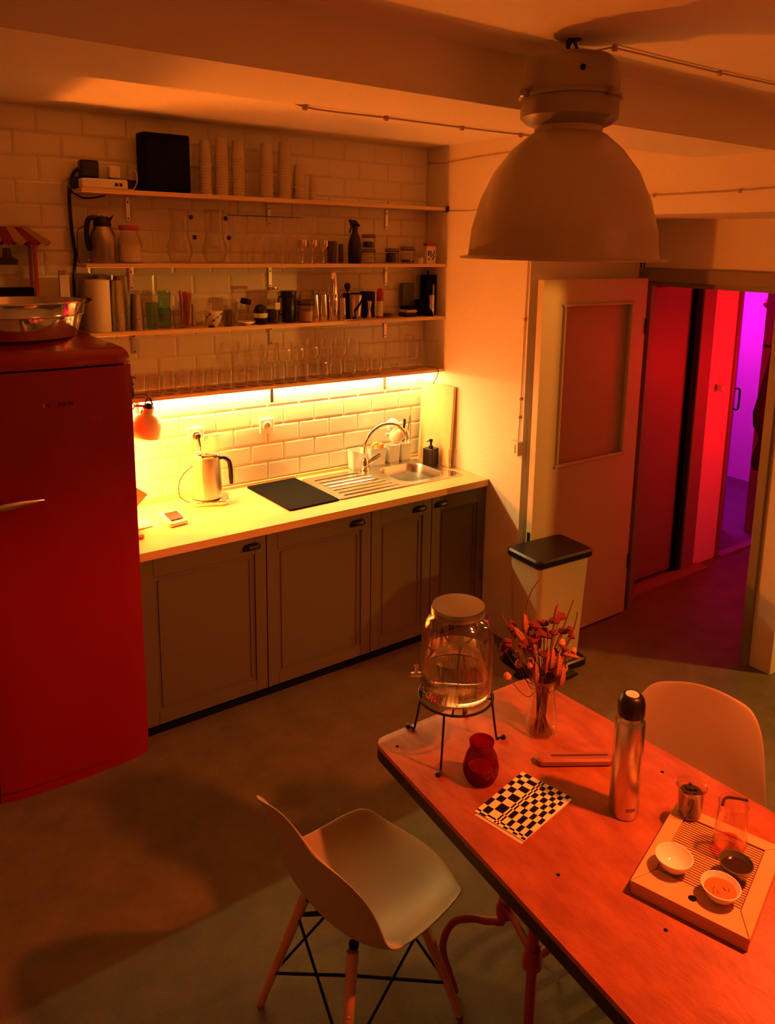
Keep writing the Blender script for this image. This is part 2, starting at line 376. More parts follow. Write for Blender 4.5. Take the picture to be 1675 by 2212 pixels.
# ================================================================== KITCHEN UNIT
WT = .921
def cabinet(xa, xb, handle_x, label):
    t = thing('base_cabinet', label, 'cabinet', ((xa + xb) / 2, -.31, 0)); wdt = xb - xa
    c = B()
    for sx in (-1, 1): c.box((sx * (wdt / 2 - .009), 0, .48), (.018, .56, .80))
    c.box((0, .27, .48), (wdt - .036, .015, .80)); c.box((0, 0, .09), (wdt - .036, .54, .018)); c.box((0, -.02, .862), (wdt - .036, .5, .018))
    c.out('carcass', CAB, t)
    box('plinth', (0, -.235, .04), (wdt, .02, .08), MATTE, t)
    zb, zt = .082, .879; dw = wdt - .004; y = -.2975; st = .058
    d = B()
    for (cx, cz, w_, h_) in ((-dw / 2 + st / 2, (zb + zt) / 2, st, zt - zb), (dw / 2 - st / 2, (zb + zt) / 2, st, zt - zb), (0, zb + st / 2, dw - 2 * st, st), (0, zt - .045, dw - 2 * st, .09)):
        d.box((cx, y, cz), (w_ - .0012, .020, h_ - .0012))
    d.box((0, y + .004, (zb + zt) / 2), (dw - 2 * st + .01, .008, zt - zb - .1))
    do = d.out('door', CAB, t, bev=.0015)
    mz0, mz1 = zb + st, zt - .09
    m_ = B()
    for (cx, cz, w_, h_) in ((-dw / 2 + st + .022, (mz0 + mz1) / 2, .006, mz1 - mz0 - .04), (dw / 2 - st - .022, (mz0 + mz1) / 2, .006, mz1 - mz0 - .04), (0, mz0 + .022, dw - 2 * st - .044, .006), (0, mz1 - .022, dw - 2 * st - .044, .006)):
        m_.box((cx, y - .001, cz), (w_, .010, h_))
    m_.out('door_moulding', CAB, do)
    h = B(); hx = handle_x - (xa + xb) / 2
    n = 10; v = []
    prof = [(0, 0), (.0, -.010), (.006, -.022), (.014, -.026), (.026, -.022), (.032, -.008), (.033, 0)]
    for i in range(n + 1):
        s_ = -1 + 2 * i / n; k = math.sqrt(max(0, 1 - abs(s_) ** 3.2)); k = max(k, .12)
        for (zz, yy) in prof: v.append((hx + s_ * .046, y - .010 + yy * k, .832 - .016 + zz * (.5 + .5 * k)))
    L_ = len(prof); h.add(v, [(i * L_ + j, i * L_ + j + 1, (i + 1) * L_ + j + 1, (i + 1) * L_ + j) for i in range(n) for j in range(L_ - 1)])
    ho = h.out('cup_handle', DARK, do, True); ho.modifiers.new('thick', 'SOLIDIFY').thickness = .002
    return t
cabinet(-2.0, -1.4, -1.475, 'grey base cabinet with framed door beside the red fridge')
cabinet(-1.4, -.8, -.885, 'wide grey base cabinet under the black drying mat')
cabinet(-.8, -.4, -.485, 'narrow grey base cabinet under the draining board')
cabinet(-.4, -.003, -.335, 'shaded grey base cabinet in the corner by the white wall')
# worktop with a cut-out for the bowl
t = thing('worktop', 'continuous light birch worktop over the grey cabinets', 'worktop', (0, 0, 0))
b = B(); HX0, HX1, HY0, HY1 = -.47, -.125, -.455, -.105; X0, X1, Y0, Y1 = -2.0, -.001, -.635, -.004; ZC = WT - .02
for (a, c, d, e) in ((X0, HX0, Y0, Y1), (HX1, X1, Y0, Y1), (HX0, HX1, Y0, HY0), (HX0, HX1, HY1, Y1)):
    b.box(((a + c) / 2, (d + e) / 2, ZC), (c - a, e - d, .038))
b.out('worktop_slab', BIRCH, t)
box('wall_strip', (-1.0, -.010, WT + .008), (1.99, .014, .018), BIRCH, t, .002)
# sink
sk = thing('sink', 'stainless steel inset sink with ribbed draining board', 'sink', (0, 0, 0))
SX0, SX1, SY0, SY1 = -.915, -.072, -.495, -.068
b = B(); zt = WT + .004
def rr_loop(xa, xb, ya, yb, rad, z, seg=5):
    q = []
    for k, (cx, cy) in enumerate(((xb - rad, yb - rad), (xa + rad, yb - rad), (xa + rad, ya + rad), (xb - rad, ya + rad))):
        for i in range(seg + 1):
            a = PI / 2 * (k + i / seg); q.append((cx + rad * math.cos(a), cy + rad * math.sin(a), z))
    return q
outer = rr_loop(SX0, SX1, SY0, SY1, .02, WT + .0005); o2 = rr_loop(SX0 + .004, SX1 - .004, SY0 + .004, SY1 - .004, .018, zt + .002); o3 = rr_loop(SX0 + .014, SX1 - .014, SY0 + .014, SY1 - .014, .014, zt)
n = len(outer); v = outer + o2 + o3; fc = [(a * n + i, a * n + (i + 1) % n, (a + 1) * n + (i + 1) % n, (a + 1) * n + i) for a in range(2) for i in range(n)]
b.add(v, fc)
# top plate left of the bowl and strips around it
bx0, bx1, by0, by1 = -.462, -.133, -.447, -.113
m = .014
for (a, c, d, e) in ((SX0 + m, bx0, SY0 + m, SY1 - m), (bx1, SX1 - m, SY0 + m, SY1 - m), (bx0, bx1, SY0 + m, by0), (bx0, bx1, by1, SY1 - m)):
    b.box(((a + c) / 2, (d + e) / 2, zt - .0005), (c - a, e - d, .001))
lo = [rr_loop(bx0, bx1, by0, by1, .002, zt), rr_loop(bx0 + .006, bx1 - .006, by0 + .006, by1 - .006, .09, zt - .001), rr_loop(bx0 + .014, bx1 - .014, by0 + .014, by1 - .014, .085, zt - .014), rr_loop(bx0 + .028, bx1 - .028, by0 + .028, by1 - .028, .075, zt - .14), rr_loop(bx0 + .06, bx1 - .06, by0 + .06, by1 - .06, .05, zt - .152)]
n = len(lo[0]); v = [p for q in lo for p in q]
fc = [(a * n + i, a * n + (i + 1) % n, (a + 1) * n + (i + 1) % n, (a + 1) * n + i) for a in range(len(lo) - 1) for i in range(n)] + [tuple(range((len(lo) - 1) * n, len(lo) * n))]
b.add(v, fc)
b.out('sink_body', STEEL, sk, True, ang=30)
for i in range(7):
    yy = -.445 + i * .052; ln = .36 - .012 * i
    B().tube([(-.86, yy, zt), (-.86 + ln, yy, zt)], .0055, 8).out('drain_rib', CHROME, sk, True)
B().lathe([(.03, 0), (.042, .002), (.038, .004), (.0, .001)], 20, (-.30, -.28, zt - .152)).out('drain', CHROME, sk, True)
B().lathe([(.012, 0), (.012, .004), (0, .004)], 12, (-.53, -.10, zt)).out('overflow_knob', CHROME, sk, True)
# faucet
fc_ = thing('faucet', 'chrome swan neck faucet with a white filter cartridge on its spout', 'faucet', (-.505, -.105, zt))
B().lathe([(.028, 0), (.026, .008), (.022, .012), (.022, .055), (.017, .062), (.0135, .075)], 20).out('faucet_base', CHROME, fc_, True)
pts = [(0, 0, .06)]
pts += [(.0, 0, .13), (.005, -.002, .17), (.035, -.012, .225), (.085, -.03, .262), (.14, -.05, .272), (.19, -.066, .258), (.225, -.078, .225)]
B().tube(pts, .0105, 12, smooth=6).out('faucet_neck', CHROME, fc_, True)
lv = B(); lv.lathe([(.008, 0), (.014, .02), (.017, .055), (.014, .09), (.004, .1)], 12, (.012, -.012, .04), (.74, -.30, .55), sy=.5); lv.out('faucet_lever', CHROME, fc_, True)
wf = B(); wf.lathe([(.018, 0), (.036, .006), (.044, .03), (.040, .075), (.026, .09), (.012, .093)], 20, (.215, -.075, .225), (-.62, .25, -.55)); wf.out('filter_cartridge', CERAM, fc_, True)
B().tube([(.19, -.066, .20), (.12, -.04, .205)], .012, 10).out('filter_arm', WHITE, fc_, True)
B().lathe([(.014, 0), (.014, .03), (.010, .045), (.0, .046)], 14, (.232, -.082, .225), (.35, -.15, -.9)).out('spout_tip', CHROME, fc_, True)
B().lathe([(.010, 0), (.016, .012), (.0, .022)], 12, (.205, -.07, .262)).out('filter_knob', CERAM, fc_, True)

# ================================================================== SHELVES
SZ = [2.452, 2.128, 1.820, 1.503]
names = ['topmost pine wall shelf, carrying paper cups and the black screen', 'second pine wall shelf down, carrying glass pitchers and upturned flutes', 'third pine wall shelf down, carrying steel cups and shakers', 'lowest pine wall shelf, with the light strip underneath']
for z, nm in zip(SZ, names):
    t = thing('wall_shelf', nm, 'shelf', (0, 0, z))
    box('shelf_board', (-1.02, -.1005, -.009), (2.037, .197, .018), SHELFW, t, .002)
    for xb in (-1.785, -1.052, -.300):
        br = B(); br.box((xb, -.0035, -.075), (.018, .004, .112)); br.box((xb, -.075, -.0205), (.018, .146, .004))
        bo = br.out('shelf_bracket', STEEL, t)
        for dz in (-.045, -.12):
            B().lathe([(.004, 0), (.003, .003), (0, .0035)], 8, (xb, -.0055, dz), (0, -1, 0)).out('screw', IRON, bo, True)
box_led = box('led_strip', (-1.02, -.014, SZ[3] - .0205), (2.0, .010, .004), LEDM)
tag(box_led, 'glowing warm light strip fixed along the underside of the lowest shelf', 'light')
lc = B().tube([(-.055, -.205, 1.515), (-.050, -.207, 1.495), (-.052, -.2, 1.46), (-.066, -.19, 1.43), (-.06, -.18, 1.41)], .0025, 6, smooth=5).out('strip_cable', IRON, None, True)
tag(lc, 'thin dark cable curling down at the right end of the lowest shelf', 'cable')

# ================================================================== generic vessels
def tumbler(name, r0, r1, h, mat=GLASS, wall=.0018, base=.008, seg=20, parent=None, loc=(0, 0, 0)):
    o = B().lathe([(r0 * .9, 0), (r0, .002), (r1, h), (r1 - wall, h), (r0 - wall, base), (0, base)], seg).out(name, mat, parent, True)
    o.location = loc; return o
def stemless(name, R, h, mat=GLASS, loc=(0, 0, 0)):
    p = [(R * .5, 0), (R * .72, .006), (R * .97, .026), (R, .042), (R * .93, .07), (R * .78, h), (R * .76, h), (R * .91, .07), (R * .97, .042), (R * .94, .028), (R * .68, .009), (0, .007)]
    o = B().lathe(p, 22).out(name, mat, None, True); o.location = loc; return o
# ---- lowest shelf: rows of tumblers
gl = tumbler('drinking_glass', .0305, .034, .098, GLASSL)
tag(gl, 'clear tumbler in the front row at the left of the lowest shelf', 'glass', 'clear tumblers, front row'); gl.location = (-1.965, -.152, SZ[3])
cnt = 0
for row, (yy, off, xe) in enumerate(((-.152, 0, -.87), (-.078, .037, -.60))):
    x = -1.965 + off
    while x < xe:
        if not (row == 0 and cnt == 0):
            c = gl.copy(); COL.objects.link(c)
            if row: tag(c, 'clear tumbler in the back row behind the front tumblers of the lowest shelf', 'glass', 'clear tumblers, back row')
            c.location = (x + random.uniform(-.003, .003), yy + random.uniform(-.004, .004), SZ[3])
        cnt += 1; x += .0735
# right of them stemless wine glasses
sg = stemless('wine_tumbler', .041, .105, GLASSL); sg.location = (-.818, -.148, SZ[3])
tag(sg, 'stemless wine glass in the lower front row right of the tumblers', 'glass', 'stemless wine glasses, lower front row')
for x, y in ((-.728, -.145), (-.640, -.15), (-.550, -.145), (-.462, -.15)):
    c = sg.copy(); COL.objects.link(c); c.location = (x, y, SZ[3])
c0 = None
for i, (x, y) in enumerate(((-.508, -.058), (-.42, -.06))):
    c = sg.copy(); COL.objects.link(c); c.location = (x, y, SZ[3])
    tag(c, 'stemless wine glass at the back, behind the right end of the front row', 'glass', 'stemless wine glasses, back row')
for i, (x, y, z) in enumerate(((-1.105, -.115, .1), (-1.03, -.115, .1), (-.950, -.115, .1), (-.862, -.115, .106), (-.770, -.112, .106), (-.684, -.115, .106), (-.597, -.112, .106))):
    c = sg.copy(); COL.objects.link(c); c.location = (x, y, SZ[3] + z)
    tag(c, 'stemless wine glass standing on top of the glasses below it, upper tier', 'glass', 'stemless wine glasses, upper tier')
c = sg.copy(); COL.objects.link(c); c.location = (-1.186, -.115, SZ[3] + .112); c.rotation_euler = (0, .22, 0); c.scale = (1.05, 1.05, 1.1)
tag(c, 'tilted stemless wine glass at the left end of the upper tier', 'glass')
# tall stacked glasses at the right end
tg = B().lathe([(.026, 0), (.028, .003), (.030, .158), (.032, .162), (.032, .166), (.028, .166), (.028, .162)], 18).out('tall_glass', GLASSL, None, True)
tg.location = (-.225, -.10, SZ[3]); tag(tg, 'tall straight glass near the right end of the lowest shelf', 'glass', 'tall straight glasses on the lowest shelf')
for x, y in ((-.158, -.10), (-.092, -.085), (-.036, -.12)):
    c = tg.copy(); COL.objects.link(c); c.location = (x, y, SZ[3])
c = tg.copy(); COL.objects.link(c); c.location = (-.19, -.10, SZ[3] + .168); c.scale = (1, 1, .22)
tag(c, 'short glass dish standing on top of the tall straight glasses', 'glass')
tag(tumbler('shot_glass', .018, .022, .04, loc=(-.275, -.07, SZ[3])), 'tiny shot glass left of the tall straight glasses', 'glass')

# ---- top shelf
z = SZ[0]
def cup_stack(x, h, nl, label, Rb=.036, y=-.10):
    t = thing('paper_cup_stack', label, 'cups', (x, y, z)); rt = Rb * .74
    ch = .088; dz = (h - ch) / nl
    for i in range(nl):
        B().lathe([(Rb - .0025, i * dz), (Rb, i * dz + .001), (Rb, i * dz + .0035), (Rb - .0022, i * dz + .0045), (Rb - .003, i * dz + dz + .001)], 18).out('paper_cup', CUPP, t, True)
    B().lathe([(Rb - .0025, nl * dz), (Rb, nl * dz + .001), (Rb, nl * dz + .004), (Rb - .002, nl * dz + .005), (rt, h), (rt - .002, h), (rt - .003, h - .006), (0, h - .006)], 20).out('paper_cup', CUPP, t, True)
cup_stack(-1.436, .255, 12, 'leftmost tall stack of upturned paper cups, beside the black screen', .031)
cup_stack(-1.353, .275, 14, 'tallest stack of upturned paper cups, second from the black screen', .034)
cup_stack(-1.267, .268, 13, 'stack of upturned paper cups, third from the black screen', .034)
cup_stack(-1.113, .268, 13, 'stack of upturned paper cups right of the gap in the cup row', .036)
cup_stack(-1.010, .283, 14, 'stack of upturned paper cups, second right of the gap', .036)
cup_stack(-.925, .178, 6, 'short stack of upturned paper cups right of the tall stacks', .034)
tag(B().lathe([(.020, 0), (.020, .003), (.014, .125), (.012, .125), (0, .12)], 16, (-.846, -.10, z)).out('slim_cup', CUPP, None, True), 'slim pale cup at the right end of the paper cups', 'cup')
t = thing('black_screen', 'large black upright panel standing on the topmost shelf', 'speaker', (-1.645, -.115, z))
B().rbox((0, 0, .131), (.222, .10, .262), .012).out('case', MATTE, t, True)
box('front_panel', (0, -.0515, .131), (.200, .003, .24), MATTE, t)
t = thing('router_box', 'flat white box with two sockets on the left of the topmost shelf', 'router', (-1.935, -.158, z))
B().rbox((0, 0, .021), (.196, .068, .042), .006).out('casing', WHITE, t, True)
for dx in (.047, .066): box('socket', (dx, -.0345, .02), (.013, .002, .014), DARK, t)
t = thing('power_strip', 'black power strip with plugs behind the white box on topmost shelf', 'power strip', (-1.908, -.075, z))
B().rbox((0, 0, .025), (.30, .055, .05), .008).out('strip_body', DARK, t, True)
B().rbox((-.065, 0, .088), (.078, .055, .075), .006).out('adapter', DARK, t, True)
B().rbox((.045, 0, .08), (.052, .05, .055), .012).out('white_plug', WHITE, t, True)
tag(B().tube([(-1.80, -.09, 2.53), (-1.785, -.10, 2.55), (-1.77, -.11, 2.53), (-1.775, -.12, 2.49), (-1.80, -.14, 2.458), (-1.84, -.165, 2.459)], .0022, 6, smooth=6).out('white_cable', WHITE, None, True), 'thin white cable looping above the white box', 'cable')
tag(B().tube([(-1.93, -.05, 2.545), (-1.985, -.04, 2.55), (-2.025, -.035, 2.525), (-2.046, -.03, 2.46), (-2.05, -.028, 2.38), (-2.046, -.028, 2.25), (-2.038, -.028, 2.16), (-2.05, -.028, 2.06), (-2.052, -.028, 1.95), (-2.055, -.03, 1.84)], .008, 8, smooth=5).out('black_cable', DARK, None, True), 'thick black cable running down the tiles left of the shelves', 'cable')
tag(B().tube([(-2.046, -.05, 2.44), (-2.0, -.06, 2.415), (-1.95, -.06, 2.418), (-1.90, -.05, 2.43)], .004, 6, smooth=5).out('black_cable', DARK, None, True), 'short black cable sagging under the left end of the topmost shelf', 'cable')
t = thing('end_clip', 'small black corner clip on the right end of the topmost shelf', 'clip', (-.012, -.2005, z - .01))
box('clip_body', (0, -.004, 0), (.022, .006, .034), DARK, t, .002); box('clip_tab', (-.02, -.004, -.014), (.022, .004, .006), DARK, t)

# ---- second shelf
z = SZ[1]
t = thing('thermal_jug', 'steel thermal jug with black lid and handle, left on second shelf', 'jug', (-1.935, -.105, z), PI)
B().lathe([(.054, 0), (.056, .004), (.056, .11), (.050, .135), (.040, .155), (.036, .165)], 24).out('jug_body', STEELD, t, True)
B().lathe([(.037, .162), (.040, .17), (.036, .19), (.030, .205), (.0, .212)], 20).out('jug_lid', DARK, t, True)
B().add([(-.02, -.02, .19), (-.02, .02, .19), (-.052, -.006, .214), (-.052, .006, .214), (-.03, 0, .172)], [(0, 1, 3, 2), (0, 2, 4), (1, 4, 3), (2, 3, 4), (0, 4, 1)]).out('jug_spout', DARK, t)
B().tube([(.02, 0, .20), (.055, 0, .195), (.068, 0, .15), (.066, 0, .09), (.058, 0, .055)], .0115, 8, smooth=5).out('jug_handle', DARK, t, True)
t = thing('hanging_ring', 'thin dark wire loop standing left of the thermal jug', 'ring', (-2.008, -.07, z))
B().tube([(.03, 0, .003), (-.025, 0, .003), (-.028, 0, .10), (-.02, 0, .15), (.02, 0, .165)], .002, 6, smooth=5).out('loop', IRON, t, True)
t = thing('sugar_jar', 'glass jar with reddish lid half full of pale sugar', 'jar', (-1.815, -.10, z))
B().lathe([(.048, 0), (.054, .006), (.056, .09), (.05, .115), (.040, .13), (.040, .15), (.038, .15), (.038, .13), (.048, .113), (.053, .09), (.051, .008), (0, .006)], 24).out('jar_glass', GLASS, t, True)
B().lathe([(.050, .008), (.0525, .014), (.0525, .085), (0, .092)], 20).out('sugar', SUGAR, t, True)
B().lathe([(.042, .15), (.0455, .153), (.0455, .168), (.043, .171), (0, .171)], 24).out('jar_lid', PINKW, t, True)
def pitcher(x, label):
    t = thing('glass_pitcher', label, 'pitcher', (x, -.105, z))
    B().lathe([(.036, 0), (.045, .006), (.060, .05), (.058, .085), (.046, .12), (.042, .16), (.044, .235), (.047, .255), (.0455, .255), (.042, .235), (.040, .16), (.044, .12), (.056, .085), (.058, .05), (.043, .01), (0, .006)], 24).out('pitcher_body', GLASS, t, True)
    B().lathe([(.047, .252), (.0485, .255), (.046, .258), (.0445, .255)], 24).out('rim', GLASS, t, True)
    B().tube([(.040, -.02, .215), (.060, -.032, .218), (.070, -.037, .19), (.074, -.04, .155), (.072, -.038, .13), (.052, -.03, .118)], .006, 8, smooth=5).out('pitcher_handle', GLASSR if False else GLASS, t, True)
    for q in ((.050, -.026, .217), (.062, -.034, .124)): B().rbox(q, (.018, .014, .02), .004).out('handle_joint', IRON, t, True)
pitcher(-1.578, 'left one of the two tall glass pitchers on second shelf'); pitcher(-1.402, 'right one of the two tall glass pitchers, beside the flutes')
t = thing('glass_rack_rail', 'thin wire rail hung above the upturned flutes', 'rail', (-1.13, -.12, z + .235))
B().tube([(-.21, 0, 0), (.215, 0, 0)], .0022, 6).out('rail', IRON, t, True)
for dx in (-.15, 0, .15): B().tube([(dx, 0, 0), (dx, 0.0, .0715)], .0012, 5).out('hanger', IRON, t, True)
# upturned flutes: bowl down on the shelf, foot up
fl = B().lathe([(.027, 0), (.0285, .002), (.031, .05), (.026, .10), (.012, .135), (.0045, .15), (.0035, .17), (.0035, .222), (.006, .228), (.030, .2315), (.030, .233), (0, .233)], 18).out('champagne_flute', GLASS, None, True)
fl.location = (-1.300, -.125, z); tag(fl, 'upturned champagne flute in the row under the wire rail', 'glass', 'upturned flutes on the second shelf')
for x, y in ((-1.236, -.12), (-1.174, -.12), (-1.110, -.12), (-1.060, -.075), (-1.044, -.145), (-.985, -.10), (-.965, -.165)):
    c = fl.copy(); COL.objects.link(c); c.location = (x, y, z)
gb = B().lathe([(.024, 0), (.025, .002), (.006, .005), (.0035, .012), (.0035, .06), (.010, .068), (.024, .08), (.030, .098), (.028, .122), (.0265, .122), (.028, .10), (.022, .083), (0, .072)], 20).out('steel_goblet', CHROME, None, True)
gb.location = (-.912, -.10, z); tag(gb, 'small steel goblet right of the upturned flutes', 'goblet', 'steel goblets on the second shelf')
for x in (-.850, -.781):
    c = gb.copy(); COL.objects.link(c); c.location = (x, -.10, z)
tag(tumbler('smoked_glass', .024, .028, .118, GLASSD, loc=(-.722, -.09, z)), 'dim smoked glass right of the steel goblets', 'glass')
tag(tumbler('small_bottle', .014, .014, .105, GLASSD, loc=(-.665, -.09, z)), 'slim dim glass vial left of the black spray bottle', 'glass')
t = thing('spray_bottle', 'black trigger spray bottle on the second shelf', 'bottle', (-.593, -.12, z))
B().lathe([(.033, 0), (.0365, .004), (.0385, .05), (.037, .10), (.028, .14), (.016, .168), (.014, .19)], 24).out('bottle_body', DARK, t, True)
h = B(); h.lathe([(.0155, .186), (.0155, .205)], 14); h.prism([(-.028, -.010), (.022, -.010), (.022, .010), (-.028, .010)], .205, .212)
h.add([(-.034, -.010, .236), (.0, -.010, .232), (.030, -.010, .205), (.016, -.010, .196), (-.010, -.010, .205), (-.034, -.010, .222), (-.034, .010, .236), (.0, .010, .232), (.030, .010, .205), (.016, .010, .196), (-.010, .010, .205), (-.034, .010, .222)],
      [(5, 4, 3, 2, 1, 0), (6, 7, 8, 9, 10, 11), (0, 1, 7, 6), (1, 2, 8, 7), (2, 3, 9, 8), (3, 4, 10, 9), (4, 5, 11, 10), (5, 0, 6, 11)])
h.out('spray_head', DARK, t)
B().tube([(-.022, 0, .212), (-.026, 0, .19), (-.034, 0, .165)], .005, 8, smooth=4).out('trigger', DARK, t, True)
def clip_jar(x, y, zz, r_, h_, label, fill, fh):
    t = thing('clip_jar', label, 'jar', (x, y, zz))
    B().lathe([(r_ - .004, 0), (r_, .004), (r_, h_ * .68), (r_ - .005, h_ * .78), (r_ - .007, h_ * .78), (r_ - .003, h_ * .66), (r_ - .003, .006), (0, .005)], 20).out('jar_glass', GLASS, t, True)
    B().lathe([(r_ - .004, h_ * .79), (r_ + .001, h_ * .80), (r_ + .001, h_ * .97), (r_ - .006, h_), (0, h_)], 20).out('jar_lid', GLASSD, t, True)
    B().lathe([(r_ + .0015, h_ * .76), (r_ + .0035, h_ * .785), (r_ + .0015, h_ * .81)], 20).out('wire_band', IRON, t, True)
    if fill: B().lathe([(r_ - .004, .006), (r_ - .0035, fh * .9), (r_ * .5, fh), (0, fh)], 16).out('contents', fill, t, True)
clip_jar(-.473, -.075, z, .040, .080, 'lower one of two stacked clip jars behind the black spray bottle', SUGAR, .015)
clip_jar(-.473, -.075, z + .081, .039, .080, 'upper one of two stacked clip jars, with dark contents', LEAF, .04)
clip_jar(-.327, -.10, z, .040, .086, 'dark filled low jar left of the square jar on second shelf', LEAF, .06)
clip_jar(-.217, -.10, z, .042, .097, 'low clip jar with sloping lid beside the small white cup', LEAF, .02)
tag(B().lathe([(.015, 0), (.0175, .003), (.0175, .032), (.015, .033), (0, .03)], 16, (-.160, -.15, z)).out('small_white_cup', CERAM, None, True), 'tiny white cup between the jars and the printed box', 'cup')
t = thing('small_carton', 'small white printed carton with a red top on the second shelf', 'box', (-.077, -.13, z))
box('carton', (0, 0, .05), (.066, .035, .10), PAPER, t); box('carton_top', (0, 0, .109), (.068, .037, .018), REDC, t, .002)
mk = B()
for (a, c, d, e) in ((-.020, .06, .010, .03), (-.004, .055, .007, .04), (.012, .05, .006, .02), (.021, .066, .006, .022), (-.018, .026, .014, .007), (.012, .028, .009, .012), (.020, .04, .006, .012)):
    mk.box((a, -.0178, c), (d, .0008, e))
mk.out('printed_marks', MATTE, t)

# ---- third shelf
z = SZ[2]
t = thing('paper_roll', 'upright white paper kitchen roll at the left of third shelf', 'paper roll', (-1.978, -.135, z))
B().lathe([(.049, 0), (.0525, .003), (.0515, .235), (.02, .237), (.02, .2), (0, .2)], 26).out('paper', PAPER, t, True)
def steel_stack(x, y, h, nl, R, label):
    t = thing('steel_cup_stack', label, 'cups', (x, y, z)); rt = R * .72; ch = .115; dz = (h - ch) / max(nl, 1)
    for i in range(nl):
        B().lathe([(R - .001, i * dz), (R + .001, i * dz + .001), (R, i * dz + .003), (R - .002, i * dz + dz + .001)], 20).out('steel_cup', STEELD, t, True)
    B().lathe([(R, nl * dz), (R + .001, nl * dz + .002), (R - .001, nl * dz + .005), (rt + .002, h - .004), (rt, h), (0, h)], 22).out('steel_cup', STEELD, t, True)
steel_stack(-1.893, -.135, .232, 11, .036, 'front tall stack of nested steel cups beside the paper roll')
steel_stack(-1.806, -.130, .168, 5, .031, 'short stack of nested steel cups right of the tall stack')
steel_stack(-1.945, -.045, .255, 11, .036, 'tall steel cup stack behind the paper roll')
steel_stack(-1.855, -.045, .247, 11, .034, 'tall steel cup stack at the back, behind the front stack')
steel_stack(-2.012, -.055, .225, 11, .028, 'dark steel cup stack at the far left behind the paper roll')
def faceted(x, y, R, h, label, zz=None, mat=GLASSB):
    o = B().lathe([(R * .85, 0), (R * .86, .003), (R, h * .85), (R * .98, h), (R * .93, h), (R * .94, h * .8), (R * .78, .01), (0, .009)], 20, rip=.03, nrip=10).out('faceted_tumbler', mat, None, True)
    o.location = (x, y, z if zz is None else zz); return tag(o, label, 'glass')
faceted(-1.732, -.13, .030, .125, 'blue green tumbler left in the cluster on the third shelf')
faceted(-1.668, -.115, .032, .095, 'blue green tumbler at the bottom of its stack of two')
faceted(-1.668, -.115, .031, .095, 'blue green tumbler on top of its stack of two', z + .083)
faceted(-1.612, -.145, .028, .105, 'clear tumbler in front, right of the blue green stack', mat=GLASS)
t = thing('straw_glass', 'clear glass packed with reddish drinking straws', 'glass', (-1.570, -.125, z))
tumbler('glass_body', .030, .035, .125, parent=t)
for i in range(22):
    a = random.uniform(0, 2 * PI); rr = .026 * math.sqrt(random.random()); l = .168 + random.uniform(-.01, .01)
    B().tube([(rr * math.cos(a) * .8, rr * math.sin(a) * .8, .01), (rr * math.cos(a) * 1.35 + .004, rr * math.sin(a) * 1.35, l)], .0028, 5).out('straw', [PINKW, DRY[3], REDC][i % 3], t, True)
tag(B().lathe([(.009, 0), (.010, .001), (.010, .112), (0, .113)], 12, (-1.527, -.12, z)).out('chrome_tube', CHROME, None, True), 'slim chrome tube right of the straw glass', 'tube')
t = thing('small_dish', 'small clear cut glass dish between straw glass and tea bowl', 'dish', (-1.480, -.055, z))
B().lathe([(.015, 0), (.022, .01), (.028, .07), (.026, .07), (.02, .012), (0, .01)], 16, rip=.05, nrip=8).out('dish_body', GLASS, t, True)
t = thing('tea_bowl', 'white porcelain tea bowl with dark painted sprigs, third shelf', 'bowl', (-1.430, -.135, z))
B().lathe([(.020, 0), (.021, .006), (.034, .02), (.043, .045), (.047, .077), (.045, .077), (.041, .046), (.03, .022), (0, .012)], 26).out('bowl_body', CERAM, t, True)
sg_ = B()
for k in range(9):
    a = -PI / 2 + (k - 4) * .42; zz = .03 + .03 * ((k * 7) % 3) / 2; rr = .0365 + (zz - .02) * .22 + .0012
    sg_.box((rr * math.cos(a), rr * math.sin(a), zz), (.0015, .010, .004), a); sg_.box((rr * math.cos(a + .12), rr * math.sin(a + .12), zz + .005), (.0015, .005, .006), a)
sg_.out('painted_sprigs', MATTE, t)
t = thing('dark_cap', 'round flat black cap lying behind the tea bowl', 'tin', (-1.462, -.185, z)); B().lathe([(.014, 0), (.016, .004), (.012, .01), (0, .012)], 14).out('tin_body', DARK, t, True)  # loose dark cap, drawn as a low domed disc
tag(B().lathe([(.021, 0), (.027, .02), (.029, .05), (.022, .078), (.015, .083), (0, .084)], 18, (-1.365, -.165, z)).out('small_dark_jar', GLASSD, None, True), 'small dark rounded jar right of the tea bowl', 'jar')
tag(tumbler('clear_glass', .026, .028, .128, loc=(-1.325, -.10, z)), 'clear straight glass behind the small dark jar', 'glass')
t = thing('leaning_jar', 'small glass jar with a dark lid, tilted to the right', 'jar', (-1.268, -.105, z)); t.rotation_euler = (0, .22, 0)
B().lathe([(.018, .006), (.024, .01), (.026, .09), (.020, .105), (.018, .105), (.023, .09), (.021, .012), (0, .01)], 18).out('jar_glass', GLASS, t, True)
B().lathe([(.025, .104), (.027, .107), (.027, .13), (.024, .133), (0, .133)], 18).out('jar_lid', IRON, t, True)
t = thing('saucer', 'small white saucer at the front edge of third shelf', 'saucer', (-1.265, -.162, z)); t.rotation_euler = (0, 0, 0)
B().lathe([(.018, 0), (.02, .004), (.046, .018), (.0475, .0195), (.02, .008), (0, .006)], 24).out('saucer_body', CERAM, t, True)
t = thing('round_cup_dark', 'squat black lidded cup with a pale band', 'cup', (-1.180, -.145, z)); t.name = 'lidded_cup'
B().lathe([(.028, 0), (.032, .006), (.034, .035)], 20).out('cup_base', DARK, t, True)
B().lathe([(.0345, .034), (.0365, .045), (.0365, .058)], 20).out('pale_band', WHITE, t, True)
B().lathe([(.036, .057), (.034, .075), (.026, .092), (.012, .10), (0, .102)], 20).out('cup_lid', DARK, t, True)
